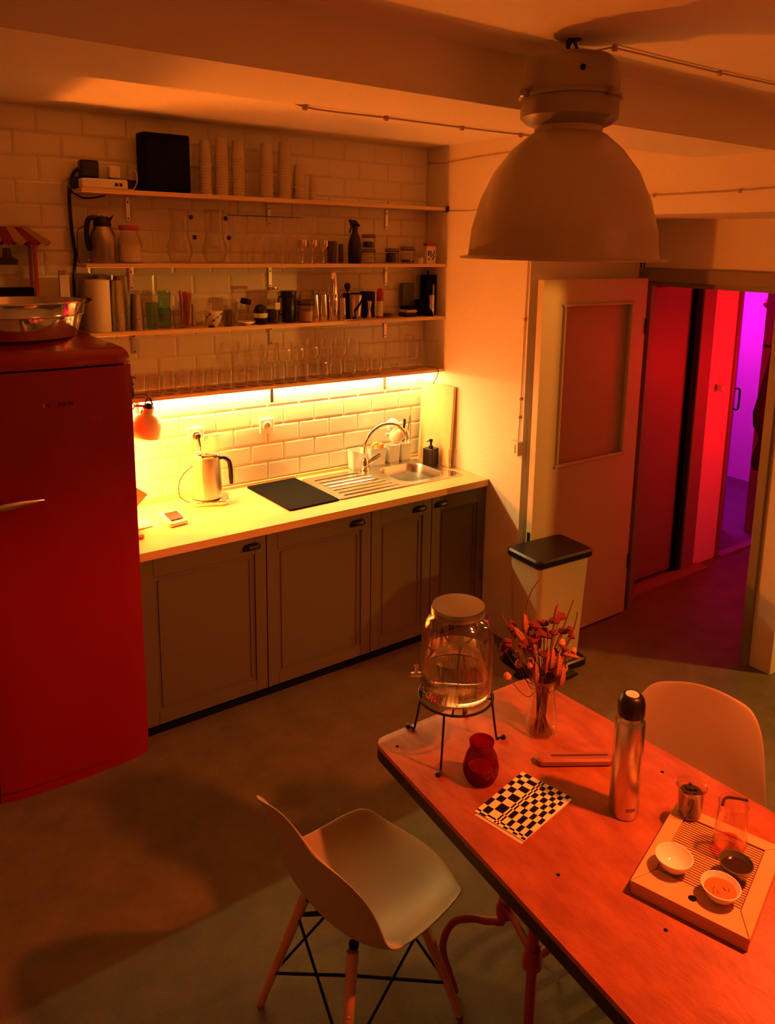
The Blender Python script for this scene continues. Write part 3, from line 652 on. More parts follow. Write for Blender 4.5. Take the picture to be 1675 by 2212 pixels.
t = thing('storage_jar', 'tall glass jar with metal lid and clip, dark lower half', 'jar', (-1.100, -.12, z))
B().lathe([(.033, 0), (.037, .005), (.037, .10), (.033, .115), (.036, .14), (.028, .165), (.027, .175), (.025, .175), (.026, .163), (.034, .138), (.031, .115), (.034, .10), (.034, .008), (0, .006)], 22).out('jar_glass', GLASS, t, True)
B().lathe([(.034, .006), (.034, .07), (0, .072)], 18).out('contents', LEAF, t, True)
B().lathe([(.029, .172), (.031, .175), (.031, .187), (0, .188)], 20).out('jar_lid', STEEL, t, True)
box('jar_label', (.012, -.0375, .09), (.028, .002, .035), PAPER, t)
t = thing('coffee_press', 'tall black lidded canister with wide lid on third shelf', 'canister', (-1.005, -.12, z))
B().lathe([(.034, 0), (.036, .004), (.036, .135), (.034, .138)], 22).out('canister_body', DARK, t, True)
B().lathe([(.042, .137), (.043, .14), (.043, .163), (.04, .166), (0, .166)], 22).out('canister_lid', DARK, t, True)
B().tube([(-.036, 0, .13), (-.058, 0, .135), (-.060, 0, .10), (-.056, 0, .05), (-.036, 0, .04)], .004, 6, smooth=4).out('canister_handle', DARK, t, True)
clip_jar(-.919, -.142, z, .045, .118, 'wide clip jar with pinkish contents beside the black canister', DRY[3], .065)
tag(B().lathe([(.022, 0), (.024, .002), (.029, .155), (.027, .155), (.022, .01), (0, .01)], 20, (-.918, -.042, z)).out('steel_beaker', CHROME, None, True), 'polished steel beaker at the back behind the wide clip jar', 'beaker')
def chrome_cup(x, y, r0, r1, h, label, zz=0, seg=22, lean=0):
    o = B().lathe([(r0 * .9, 0), (r0, .003), (r0 * 1.02, h * .3), (r1, h), (r1 * .94, h), (r0 * .9, h * .3), (0, .008)], seg).out('steel_tumbler', CHROME, None, True)
    o.location = (x, y, z + zz); o.rotation_euler = (0, lean, 0); return tag(o, label, 'tumbler')
chrome_cup(-.846, -.13, .020, .016, .142, 'slim steel tumbler left of the cocktail shaker pair', lean=-.03)
chrome_cup(-.797, -.125, .023, .020, .142, 'second slim steel tumbler, directly left of the shaker')
chrome_cup(-.808, -.05, .022, .022, .16, 'steel tumbler at the back behind the slim pair')
chrome_cup(-.682, -.135, .021, .018, .122, 'short steel tumbler right of the cocktail shaker')
t = thing('cocktail_shaker', 'tall polished cocktail shaker of two steel cups', 'shaker', (-.737, -.125, z))
B().lathe([(.026, 0), (.028, .003), (.0325, .14), (.031, .145)], 24).out('shaker_cup', CHROME, t, True)
B().lathe([(.0285, .140), (.0265, .19), (.021, .255), (.018, .262), (0, .263)], 24).out('shaker_top', CHROME, t, True)
t = thing('steel_pitcher', 'steel tin with slanted dark label band', 'tin', (-.598, -.14, z)); t.name = 'steel_tin'
B().lathe([(.029, 0), (.031, .003), (.036, .135), (.034, .136), (.029, .01), (0, .01)], 24).out('tin_body', STEEL, t, True)
bl = B()
for i in range(12):
    a0 = -2.4 + i * .15; a1 = a0 + .15; z0_ = .035 + i * .0065; z1_ = z0_ + .0065; rr = lambda q: .0315 + q * .034 + .0008
    bl.add([(rr(z0_) * math.cos(a0), rr(z0_) * math.sin(a0), z0_), (rr(z1_) * math.cos(a1), rr(z1_) * math.sin(a1), z1_), (rr(z1_ + .02) * math.cos(a1), rr(z1_ + .02) * math.sin(a1), z1_ + .02), (rr(z0_ + .02) * math.cos(a0), rr(z0_ + .02) * math.sin(a0), z0_ + .02)], [(0, 1, 2, 3)])
bl.out('label_band', MATTE, t)
t = thing('dark_ladle', 'black round headed utensil standing behind the steel tin', 'utensil', (-.603, -.062, z))
B().lathe([(.025, 0), (.027, .14), (.025, .14), (.023, .01), (0, .01)], 16).out('utensil_cup', IRON, t, True)
B().tube([(0, 0, .02), (0, 0, .16)], .004).out('utensil_handle', DARK, t, True)
B().lathe([(.004, .15), (.016, .165), (.021, .182), (.014, .196), (0, .20)], 16, sy=.5).out('utensil_head', DARK, t, True)
t = thing('corkscrew', 'flat metal bottle opener lying at the front of third shelf', 'opener', (-.664, -.183, z))
box('opener_plate', (0, 0, .005), (.085, .02, .006), CHROME, t, .002, .1); B().lathe([(.012, 0), (.013, .01), (.006, .016), (0, .016)], 12, (.03, -.002, .008)).out('opener_head', DARK, t, True)
tag(B().lathe([(.017, 0), (.018, .002), (.008, .045), (.008, .052), (.016, .098), (.0145, .098), (0, .055)], 18, (-.502, -.13, z)).out('jigger', STEEL, None, True), 'double ended steel jigger right of the steel tin', 'jigger')
tag(B().lathe([(.040, 0), (.042, .003), (.044, .146), (.042, .146), (.038, .01), (0, .01)], 22, (-.462, -.052, z)).out('dark_steel_pot', IRON, None, True), 'dark metal pot behind the jigger', 'pot')
tag(B().lathe([(.030, 0), (.032, .003), (.032, .14), (.03, .14), (.028, .01), (0, .01)], 18, (-.535, -.05, z)).out('dark_steel_pot', IRON, None, True), 'narrow dark metal beaker at the back beside the dark pot', 'pot')
t = thing('match_tube', 'pale tube with a dark red cap right of the jigger', 'tube', (-.430, -.135, z))
B().lathe([(.020, 0), (.020, .012)], 16).out('tube_foot', REDC, t, True); B().lathe([(.018, .012), (.018, .098)], 16).out('tube_body', WHITE, t, True)
B().lathe([(.018, .098), (.0195, .10), (.0195, .15), (.012, .168), (0, .17)], 16).out('tube_cap', REDC, t, True)
tag(B().lathe([(.02, 0), (.035, .006), (.045, .022), (.043, .022), (.03, .008), (0, .005)], 18, (-.355, -.09, z)).out('shallow_dish', GLASSD, None, True), 'low dark dish between the capped tube and the box pile', 'dish')
for i, (hh, lb) in enumerate(((.022, 'bottom box of the small dark pile on the third shelf'), (.018, 'middle box of the small dark pile on the third shelf'), (.020, 'top box of the small dark pile on the third shelf'))):
    zz = z + [0, .0225, .041][i]
    tag(B().rbox((0, 0, hh / 2), (.088 - .006 * i, .075, hh), .006, .1 * i).out('flat_box', [IRON, CUPP, MATTE][i], None, True), lb, 'box').location = (-.215 + .004 * i, -.11, zz)
t = thing('green_carton', 'upright dull green carton at the back, right on third shelf', 'box', (-.165, -.033, z)); box('carton', (0, 0, .095), (.084, .035, .19), M('dull_green_card', (.10, .12, .07), .7), t, .002)
t = thing('black_pouch', 'black box and pouch left of the steel cylinder, third shelf', 'box', (-.112, -.10, z)); B().rbox((0, 0, .048), (.058, .06, .096), .008).out('pouch', MATTE, t, True); B().lathe([(.028, 0), (.02, .03), (.006, .05), (0, .05)], 12, (.032, -.045, 0)).out('pouch_knob', MATTE, t, True)
tag(B().lathe([(.018, 0), (.019, .002), (.019, .124), (0, .126)], 18, (-.066, -.145, z)).out('steel_cylinder', STEEL, None, True), 'plain steel cylinder at the right end of third shelf', 'cylinder')
t = thing('tall_black_box', 'tall black box with a silver strip in the right corner of third shelf', 'box', (-.046, -.085, z)); box('case', (0, 0, .12), (.074, .07, .24), MATTE, t, .004); box('silver_strip', (.012, -.036, .10), (.012, .003, .17), STEEL, t); B().tube([(-.005, 0, .24), (-.012, -.01, .262)], .006).out('nozzle', DARK, t, True)

# ================================================================== WORKTOP THINGS
z = WT
def socket(x, zc, label, plug=False):
    t = thing('wall_socket', label, 'socket', (x, -.0003, zc))
    b = B(); b.rbox((0, 0, 0), (.084, .084, .011), .006); o = b.out('cover_plate', WHITE, t, True); o.rotation_euler.x = PI / 2; o.location.y = -.0055
    B().lathe([(.0245, 0), (.0245, .004), (.020, .005), (.019, -.006), (0, -.006)], 24, (0, -.011, 0), (0, -1, 0)).out('socket_ring', WHITE if not plug else WHITE, t, True)
    B().lathe([(.0185, 0), (.0, .0001)], 20, (0, -.010, 0), (0, -1, 0)).out('socket_recess', OAK, t)
    for s_ in (-1, 1): B().lathe([(.003, 0), (.003, .002), (0, .002)], 8, (s_ * .009, -.0101, .001), (0, -1, 0)).out('contact_hole', MATTE, t)
    return t
socket(-1.086, 1.243, 'white wall socket with nothing plugged in, right of the kettle')
socket(-1.492, 1.243, 'white wall socket with a black plug, behind the kettle')
t = thing('power_plug', 'black plug in the left wall socket with its hanging cable', 'plug', (-1.492, -.012, 1.243))
B().lathe([(.018, 0), (.018, .02), (.012, .028), (0, .03)], 16, (0, 0, 0), (0, -1, 0)).out('plug_body', DARK, t, True)
B().cone((0, -.022, .006), (.010, -.028, -.055), .009, .004).out('plug_neck', DARK, t, True)
B().tube([(.010, -.028, -.055), (.01, -.03, -.10), (-.0, -.03, -.13), (-.04, -.035, -.15), (-.095, -.04, -.19), (-.118, -.045, -.24), (-.115, -.05, -.295), (-.095, -.06, -.316), (-.09, -.08, -.3185), (-.085, -.10, -.3185)], .0025, 6, smooth=6).out('cable', DARK, t, True)
k = thing('electric_kettle', 'brushed steel electric kettle with black handle on its base', 'kettle', (-1.485, -.125, z), math.radians(-22))
B().rbox((.012, -.012, .011), (.185, .165, .022), .03, e=.004).out('kettle_base', STEEL, k, True)
B().lathe([(.072, .022), (.078, .026), (.077, .035), (.067, .236), (.068, .243)], 32).out('kettle_body', STEEL, k, True)
B().lathe([(.068, .242), (.069, .247), (.065, .254), (.0, .258)], 32).out('kettle_lid', CHROME, k, True)
B().rbox((0, 0, 0), (.03, .02, .006), .003).out('lid_button', WHITE, k, True).location = (-.04, 0, .260)
B().add([(-.058, -.016, .236), (-.058, .016, .236), (-.086, 0, .238), (-.062, -.012, .20), (-.062, .012, .20)], [(0, 1, 2), (0, 2, 3), (1, 4, 2), (2, 4, 3), (0, 3, 4, 1)]).out('kettle_spout', STEEL, k)
B().tube([(.060, 0, .222), (.085, 0, .226), (.110, 0, .208), (.118, 0, .17), (.120, 0, .12), (.121, 0, .085)], [.0095, .011, .0115, .012, .012, .010], 10, smooth=5).out('kettle_handle', DARK, k, True)
for i, dx in enumerate((-.03, -.008, .014, .05, .066)):
    B().lathe([(.008, 0), (.007, .002), (0, .002)], 12, (dx, -.0945, .0125), (0, -1, 0)).out('base_button', CHROME, k, True)
t = thing('payment_terminal', 'small white tilted device with a dark screen on the worktop', 'device', (-1.745, -.345, z), math.radians(8))
tb = B(); tb.add([(-.048, -.055, 0), (.048, -.055, 0), (.048, .055, 0), (-.048, .055, 0), (-.048, -.055, .018), (.048, -.055, .018), (.048, .055, .045), (-.048, .055, .045)], [(3, 2, 1, 0), (4, 5, 6, 7), (0, 1, 5, 4), (1, 2, 6, 5), (2, 3, 7, 6), (3, 0, 4, 7)])
tb.out('device_body', WHITE, t, bev=.006)
s_ = box('device_screen', (0, .008, .0345), (.066, .068, .002), SCREEN, t); s_.rotation_euler.x = math.atan2(.027, .11)
s_.location = (0, .0, .0005)
m_ = B(); m_.rbox((0, 0, .004), (.30, .47, .008), .01, e=.003); mt = m_.out('drying_mat', MATTE, None, True)
mt.location = (-1.070, -.265, z); mt.rotation_euler.z = math.radians(1.5); tag(mt, 'black fabric drying mat on the worktop beside the draining board', 'mat')
t = thing('tablet_stand', 'orange brown tilted panel on a wire stand, half hidden by fridge', 'stand', (-1.905, -.27, z))
b = B(); b.rbox((0, 0, 0), (.118, .118, .008), .006); o = b.out('stand_panel', M('orange_brown_card', (.50, .30, .13), .6), t, True); o.location = (-.025, -.03, .140); o.rotation_euler = Matrix.Rotation(math.radians(-76), 3, 'X').to_4x4().__matmul__(Matrix.Rotation(math.radians(40), 4, 'Z')).to_euler()
B().tube([(.0, 0, .008), (.004, .0, .06), (0, .01, .11)], .003, 6, smooth=3).out('stand_wire', IRON, t, True)
B().rbox((.012, -.03, .003), (.10, .10, .006), .01, rz=.15).out('stand_foot', CUPP, t, True)
tag(B().rbox((0, 0, .009), (.05, .06, .018), .012).out('small_wooden_disc', OAK, None, True), 'small brown wooden piece at the fridge end of the worktop', 'piece').location = (-1.945, -.44, z)
# clamp lamp
t = thing('clamp_lamp', 'cream orange clamp lamp hanging from the left end of lowest shelf', 'lamp', (-1.822, -.205, 1.32))
ax = Vector((.18, -.02, 1)).normalized()
B().lathe([(.072, 0), (.0735, .003), (.073, .045), (.070, .068), (.062, .090), (.047, .105), (.032, .110), (.027, .117), (.025, .137), (.019, .139), (.024, .113), (.045, .102), (.060, .087), (.068, .066), (.071, .044), (.0715, .002)], 32, (0, 0, 0), ax).out('lamp_shade', ORANGE, t, True)
B().lathe([(.019, .128), (.021, .135), (.019, .155), (.010, .162), (0, .163)], 16, (0, 0, 0), ax).out('lamp_socket', DARK, t, True)
br = B()
for s_ in (-1, 1): br.tube([(.012 + s_ * .024, 0, .115), (.028 + s_ * .020, 0, .15), (.030 + s_ * .008, 0, .185)], .0028, 6)
br.tube([(.030, 0, .185), (.040, 0, .17), (.052, 0, .125)], .0028, 6); br.out('lamp_yoke', IRON, t, True)
B().tube([(.028, 0, .145), (-.005, .0, .150), (-.035, 0, .154)], .006, 8).out('lamp_joint', REDC, t, True)
B().tube([(-.040 + .014 * math.cos(a * PI / 6) - .012, 0, .153 + .014 * math.sin(a * PI / 6)) for a in range(12)], .0028, 6, closed=True).out('wing_screw', IRON, t, True)
B().tube([(-.06, 0, .153), (-.075, .02, .19), (-.06, .03, .22)], .005, 8, smooth=3).out('lamp_arm', IRON, t, True)
B().tube([(.030, 0, .185), (.01, -.006, .205), (-.03, -.008, .207), (-.06, -.003, .213), (-.085, .0, .22)], .0022, 6, smooth=5).out('lamp_cable', IRON, t, True)
cl = B(); cl.box((-.045, .0, .30 - .095), (.012, .030, .004)); cl.tube([(-.045, -.002, .19), (-.045, -.002, .295)], .003, 6); cl.tube([(-.062, -.002, .285), (-.045, -.002, .292), (-.026, -.002, .285)], .004, 6); cl.lathe([(.010, .0), (.010, .008)], 10, (-.045, -.002, .255)); cl.tube([(-.052, -.004, .197), (-.052, -.004, .24), (-.040, -.004, .24), (-.040, -.004, .197)], .0022, 6)
cl.out('shelf_clamp', IRON, t, True)
t = thing('bare_bulb', 'glowing bare bulb tucked between fridge and tiled wall', 'bulb', (-1.93, -.205, 1.12))
B().lathe([(.012, .026), (.013, .05), (.011, .07), (0, .072)], 14).out('bulb_cap', CHROME, t, True)
B().lathe([(.0, -.0315), (.016, -.028), (.027, -.016), (.0315, 0), (.027, .016), (.016, .027), (.012, .03)], 20).out('bulb_glass', glass('bulb_glass', (1, .97, .9)), t, True)
B().tube([(-.008, 0, .0), (-.004, 0, .008), (0, 0, 0), (.004, 0, .008), (.008, 0, .0)], .0012, 5).out('filament', BULBM, t, True)
B().tube([(0, 0, .07), (0, .01, .16), (0, .03, .28), (0, .05, .363)], .003, 6, smooth=4).out('bulb_cord', DARK, t, True)
# bins for utensils beside the sink
def caddy(x, y, wx, wy, h, label, lip=False):
    t = thing('utensil_caddy', label, 'caddy', (x, y, z + .0045)); b = B()
    n = 4; o1 = rr_loop(-wx / 2 * .86, wx / 2 * .86, -wy / 2 * .86, wy / 2 * .86, .012, 0, n); o2 = rr_loop(-wx / 2, wx / 2, -wy / 2, wy / 2, .014, h, n); o25 = rr_loop(-wx / 2 - .003, wx / 2 + .003, -wy / 2 - .003, wy / 2 + .003, .016, h, n); o3 = rr_loop(-wx / 2 + .003, wx / 2 - .003, -wy / 2 + .003, wy / 2 - .003, .012, h, n); o4 = rr_loop(-wx / 2 * .84, wx / 2 * .84, -wy / 2 * .84, wy / 2 * .84, .012, .004, n)
    if lip:
        for L_ in (o2, o25, o3):
            for i, p in enumerate(L_):
                if p[0] > wx * .12 and p[1] < .0: L_[i] = (p[0], p[1], p[2] - .032)
    m = len(o1); v = o1 + o2 + o25 + o3 + o4
    b.add(v, [(a * m + i, a * m + (i + 1) % m, (a + 1) * m + (i + 1) % m, (a + 1) * m + i) for a in range(4) for i in range(m)] + [tuple(range(m - 1, -1, -1)), tuple(range(4 * m, 5 * m))])
    b.out('caddy_body', WHITE, t, True, ang=50); return t
caddy(-.605 + .085, -.042, .105, .068, .115, 'white caddy with a cut away rim, left of the faucet', True)
t = caddy(-.385, -.042, .125, .068, .108, 'white caddy behind the faucet holding yellow brushes')
B().tube([(-.02, 0, .09), (-.03, -.01, .125), (.0, -.012, .135), (.02, -.012, .12), (.035, -.015, .135)], .008, 8, smooth=4).out('brush_handle', M('yellow_plastic', (.75, .45, .06), .5), t, True)
B().lathe([(.012, 0), (.02, .01), (.018, .03), (0, .034)], 14, (.02, -.02, .10)).out('brush_head', M('orange_brush', (.75, .25, .05), .7), t, True)
caddy(-.262, -.040, .09, .066, .108, 'white caddy under the round strainer ladle')
caddy(-.172, -.040, .085, .066, .108, 'white caddy holding black and steel tongs')
# strainer ladle, tongs
t = thing('strainer_ladle', 'pale round slotted ladle standing head up in a caddy', 'ladle', (-.262, -.045, z))
B().tube([(0, 0, .012), (.0, 0, .20)], .004).out('ladle_handle', WHITE, t, True)
lh = B(); lh.lathe([(0, .006), (.030, .004), (.044, -.004), (.045, -.006), (.030, 0), (0, .002)], 26, (-.002, -.006, .232), (-.15, -1, .25)); lh.out('ladle_head', WHITE, t, True)
sl = B()
for i in range(22):
    a = 2 * PI * i / 22
    sl.box((-.002 + .028 * math.cos(a), -.0135, .232 + .028 * math.sin(a)), (.017, .0012, .0018), m=Matrix.Rotation(-a, 4, 'Y'))
sl.out('ladle_slots', SLOT, t)
t = thing('kitchen_knife', 'dark handled knife standing handle up in the right caddy', 'knife', (-.190, -.045, z)); t.rotation_euler = (0, .05, 0)
box('blade', (0, 0, .09), (.022, .0015, .15), CHROME, t); B().tube([(0, 0, .16), (-.002, 0, .2), (.004, 0, .245), (.0, 0, .262)], .0075, 8, smooth=3).out('handle', DARK, t, True)
t = thing('steel_tongs', 'polished steel tongs standing in the right caddy', 'tongs', (-.150, -.045, z)); t.rotation_euler = (0, .06, 0)
for s_ in (-1, 1): B().tube([(s_ * .012, 0, .03), (s_ * .011, 0, .16), (s_ * .003, 0, .27), (0, 0, .278)], .0035, 6, smooth=3).out('tong_arm', CHROME, t, True)
t = thing('hand_whisk', 'short wire utensil leaning in the middle caddy', 'whisk', (-.335, -.06, z)); t.rotation_euler = (0, -.25, 0)
for s_ in (-1, 1): B().tube([(0, 0, .10), (s_ * .012, 0, .13), (s_ * .010, 0, .16), (0, 0, .172)], .0015, 5, smooth=4).out('wire', CHROME, t, True)
t = thing('soap_dispenser', 'square black soap dispenser with pump by the sink', 'soap dispenser', (-.104, -.222, z + .0045), math.radians(14))
B().rbox((0, 0, .052), (.070, .070, .104), .004, e=.002).out('bottle', DARK, t, True)
B().lathe([(.014, .104), (.014, .118), (.007, .121), (.007, .14), (.011, .141), (.011, .158), (0, .159)], 14).out('pump', DARK, t, True)
B().tube([(0, 0, .150), (-.03, -.0, .152), (-.042, 0, .146)], .003, 6, smooth=3).out('nozzle', DARK, t, True)
tag(tumbler('tall_water_glass', .022, .027, .115, loc=(-.035, -.345, z)), 'tall clear glass right of the soap dispenser', 'glass')
tag(tumbler('glass_in_sink', .024, .028, .055, loc=(-.42, -.37, zt - .145)), 'small clear glass standing inside the sink bowl', 'glass')
t = thing('cutting_board', 'tall wooden board leaning against the right wall', 'cutting board', (-.042, -.175, z))
o = B().rbox((0, 0, .245), (.020, .31, .49), .004, e=.002).out('board', BIRCH, t, True); t.rotation_euler = (0, .055, 0)

# ================================================================== FRIDGE
FX0, FX1 = -2.600, -2.010; FW = FX1 - FX0
t = thing('fridge', 'tall glossy red retro fridge at the left of the worktop', 'fridge', ((FX0 + FX1) / 2, -.36, 0))
def fr_sect(z0, z1, dome, y0=-.315, y1=.30, bulge=.018, name='body', mat=RED, inset=0.0):
    # front slightly bowed in plan, optional rounded dome at top
    nx = 12; loops = []
    levels = [(z0, 0, 0)] + ([(z1, 0, 0)] if not dome else [(z1 - .06 + .06 * math.sin(a), .035 * (1 - math.cos(a)), 1 if a > 0 else 0) for a in [i * PI / 2 / 6 for i in range(7)]])
    for (zz, ins, _) in levels:
        ring = []; hw = FW / 2 - inset - ins; rc = .03
        for i in range(nx + 1):
            s_ = -1 + 2 * i / nx; yy = y0 - bulge * (1 - s_ * s_) + ins + (rc * max(0, abs(s_) - .88) / .12) ** 2 * 12
            ring.append((s_ * hw, yy, zz))
        ring += [(hw, y1 - ins, zz), (-hw, y1 - ins, zz)]
        loops.append(ring)
    n = len(loops[0]); v = [p for q in loops for p in q]
    b = B().add(v, [(a * n + i, a * n + (i + 1) % n, (a + 1) * n + (i + 1) % n, (a + 1) * n + i) for a in range(len(loops) - 1) for i in range(n)] + [tuple(range(n - 1, -1, -1))])
    if dome:
        ztop = z1; L_ = loops[-1]; c0 = len(b.v)
        inner = [(x * .55, .0 + (y - .0) * .55, ztop + .030) for x, y, _ in L_]
        k0_ = (len(loops) - 1) * n
        b.v += inner; b.f += [(k0_ + i, k0_ + (i + 1) % n, c0 + (i + 1) % n, c0 + i) for i in range(n)] + [tuple(range(c0, c0 + n))]; b.mi += [0] * (n + 1)
    else: b.add(loops[-1], [tuple(range(n))])
    return b.out(name, mat, t, True, ang=35)
fr_sect(.05, 1.744, False, -.318, -.24, .018, 'fridge_door')
fr_sect(.03, 1.752, False, -.235, .30, .0, 'fridge_body', inset=.004)
fr_sect(1.752, 1.815, True, -.318, .30, .018, 'fridge_top')
fr_sect(.0, .045, False, -.305, -.24, .018, 'kick_panel')
box('door_seal', (0, -.245, .9), (FW - .03, .02, 1.70), SEAL, t)
h = B(); h.lathe([(.003, 0), (.008, .03), (.014, .09), (.015, .14), (.010, .18), (.003, .205)], 14, (-.070, -.362, 1.254), (-1, 0, -.03), sy=.8); h.out('door_handle', CHROME, t, True)
B().lathe([(.012, 0), (.012, .04)], 10, (-.20, -.352, 1.25), (0, 1, 0)).out('handle_post', CHROME, t, True)
for i, (ch, dx) in enumerate((('S', 0), ('E', .017), ('K', .058), ('E', .077), ('N', .095))):
    o = text('letter', ch, .021, CHROME if i == 0 else DARK, (-.050 + dx, -.3385 + .0, 1.606), (PI / 2, 0, 0), t)
# tub on the fridge
t = thing('galvanised_tub', 'shallow oval galvanised tub sitting on the red fridge', 'tub', (-2.375, -.41, 1.848))
B().lathe([(.225, 0), (.228, .003), (.252, .085), (.2575, .088), (.256, .094), (.265, .135), (.272, .138), (.272, .144), (.264, .144), (.25, .094), (.222, .006), (0, .006)], 48, sx=1, sy=.80).out('tub_body', CHROME, t, True)
for s_ in (1,): B().tube([(s_ * .255, -.04, .125), (s_ * .285, -.03, .14), (s_ * .285, .03, .14), (s_ * .255, .04, .125)], .005, 8, smooth=4).out('tub_handle', IRON, t, True)
# popcorn maker behind the tub
t = thing('popcorn_maker', 'small popcorn machine with a red and white striped awning', 'popcorn maker', (-2.36, -.085, 1.845))
for sx in (-1, 1):
    for sy in (-1, 1): box('frame_post', (sx * .13, sy * .055, .20), (.012, .012, .34), REDC, t)
B().rbox((0, 0, .035), (.30, .13, .07), .01).out('machine_base', REDC, t, True)
aw = B()
nst = 8; W1, W2 = .115, .195
for i in range(nst):
    aw.cur = i % 2; a0, a1 = i / nst * 2 - 1, (i + 1) / nst * 2 - 1
    for s_ in (-1, 1):
        aw.add([(a0 * W1, s_ * .02, .435), (a1 * W1, s_ * .02, .435), (a1 * W2, s_ * .075, .375), (a0 * W2, s_ * .075, .375), ((a0 + a1) / 2 * W2, s_ * .077, .355)], [(0, 1, 2, 3), (3, 2, 4)])
    aw.add([(a0 * W1, -.02, .435), (a1 * W1, -.02, .435), (a1 * W1, .02, .435), (a0 * W1, .02, .435)], [(0, 1, 2, 3)])
aw.cur = 0
for s_ in (-1, 1): aw.add([(s_ * W1, -.02, .435), (s_ * W1, .02, .435), (s_ * W2, .075, .375), (s_ * W2, -.075, .375), (s_ * W2, 0, .355)], [(0, 1, 2, 3), (3, 2, 4)])
o = aw.out('striped_awning', [M('awning_red', (.20, .012, .012), .7), M('awning_cream', (.36, .22, .14), .8)], t); o.modifiers.new('thick', 'SOLIDIFY').thickness = .002
B().lathe([(.0, 0), (.04, .0), (.045, .02), (.018, .035), (.016, .07), (0, .07)], 18, (.03, 0, .275)).out('kettle_pot', DARK, t, True)
box('glass_panel', (0, -.056, .22), (.25, .002, .26), GLASS, t); box('glass_panel', (.131, 0, .22), (.002, .10, .26), GLASS, t)
box('machine_flap', (.045, -.035, .13), (.14, .07, .10), MATTE, t, .004)
t = thing('card_holder', 'small clear stand with a pale card behind the tub', 'card holder', (-2.105, -.135, 1.845))
hf = B()
for s_ in (-1, 1): hf.box((s_ * .034, 0, .125), (.003, .010, .25))
hf.box((0, 0, .249), (.071, .010, .003)); hf.box((0, 0, .004), (.08, .05, .008)); hf.out('holder_frame', GLASSD, t)
box('card', (-.012, .0, .17), (.040, .002, .12), PAPER, t)

# ================================================================== TRASH BIN
t = thing('pedal_bin', 'tall cream pedal bin with black lid and black base', 'bin', (.0, -1.132, 0), math.radians(-3.5))
b = B(); n = 4
lo = rr_loop(-.155, .155, -.105, .105, .03, .045); hi_ = rr_loop(-.178, .178, -.122, .122, .03, .625); m = len(lo)
b.add(lo + hi_, [(i, (i + 1) % m, m + (i + 1) % m, m + i) for i in range(m)] + [tuple(range(m - 1, -1, -1)), tuple(range(m, 2 * m))]); b.out('bin_body', M('cream_bin_enamel', (.44, .41, .28), .35, coat=.2), t, True, ang=50)
B().rbox((0, 0, .648), (.395, .268, .046), .035, e=.010, seg=6).out('bin_lid', DARK, t, True)
B().rbox((0, 0, .025), (.38, .27, .05), .02, e=.008).out('bin_base', DARK, t, True)
box('pedal', (.0, -.165, .022), (.11, .08, .012), DARK, t, .003); box('pedal', (-.18, -.10, .012), (.10, .16, .02), DARK, t, .004)

# ================================================================== PENDANT LAMP
PX, PY = -1.258, -2.262
t = thing('pendant_lamp', 'large old industrial bell pendant lamp hanging from the ceiling', 'lamp', (PX, PY, 0))
sh = [(.292, 2.203), (.292, 2.208), (.270, 2.212), (.268, 2.218), (.262, 2.28), (.262, 2.285), (.238, 2.37), (.202, 2.445), (.155, 2.505), (.108, 2.545), (.094, 2.552), (.094, 2.575)]
ins_ = [(a - .004, zz) for a, zz in reversed(sh)]
B().lathe(sh + ins_ + [sh[0]], 56).out('lamp_shade', SHADE, t, True, ang=25)
hs = B(); hs.lathe([(.10, 2.568), (.118, 2.575), (.134, 2.590), (.134, 2.640)], 40, rip=.012, nrip=8); hs.out('lower_housing', HOUSE, t, True, ang=25)
hr = B(); hr.lathe([(.130, 2.640), (.143, 2.642), (.143, 2.650), (.130, 2.652)], 40); hr.out('housing_ring', HOUSE, t, True, ang=25)
hu = B(); hu.lathe([(.134, 2.651), (.132, 2.700), (.126, 2.735), (.110, 2.749), (.06, 2.754), (0, 2.755)], 40, rip=.012, nrip=8); hu.out('upper_housing', HOUSE, t, True, ang=25)
for a in (.1, PI - .2, PI / 2 + .1, -PI / 2):
    B().rbox((0, 0, 0), (.022, .018, .022), .004).out('ring_clip', HOUSE, t, True).location = (.149 * math.cos(a), .149 * math.sin(a), 2.645)
B().lathe([(.008, 0), (.007, .006), (0, .006)], 10, (-.075, -.108, 2.70), (-.5, -.8, 0)).out('housing_bolt', MATTE, t, True)
B().tube([(0 + .016 * math.cos(a), 0, 2.772 + .02 * math.sin(a)) for a in [PI * 2 * i / 12 for i in range(12)]], .004, 8, closed=True).out('lifting_eye', IRON, t, True)
hkk = thing('ceiling_hook', 'dark iron ceiling hook carrying the industrial pendant', 'hook', (PX, PY, 0))
B().tube([(.010, 0, 2.80), (-.012, -.0, 2.797), (-.022, .0, 2.783), (-.014, 0, 2.768), (.004, 0, 2.765), (.018, 0, 2.779)], .0045, 8, smooth=5).out('hook_bar', IRON, hkk, True)
B().lathe([(.018, 0), (.015, -.003), (0, -.003)], 14, (.01, 0, 2.80)).out('hook_plate', IRON, hkk, True)
cabm = M('painted_cable', (.50, .38, .26), .7)
def cable_run(pts, clips, label, rad=.0030, mat=cabm, nrm=(0, 0, -1)):
    t = thing('wall_cable', label, 'cable', (0, 0, 0))
    B().tube(pts, rad, 6, smooth=4).out('cable', mat, t, True)
    for c in clips: B().rbox(c, (.016, .012, .016), .003).out('cable_clip', mat, t, True)
cable_run([(PX + .05, PY - .01, 2.752), (PX + .075, PY - .012, 2.775), (PX + .11, PY - .018, 2.787), (-1.10, -2.288, 2.793), (-.86, -2.290, 2.794), (-.6, -2.295, 2.794), (-.3, -2.312, 2.794), (.2, -2.33, 2.794)], [(-1.115, -2.288, 2.792), (-.61, -2.295, 2.792), (-.05, -2.32, 2.792)], 'cable from the pendant lamp running right along the ceiling')
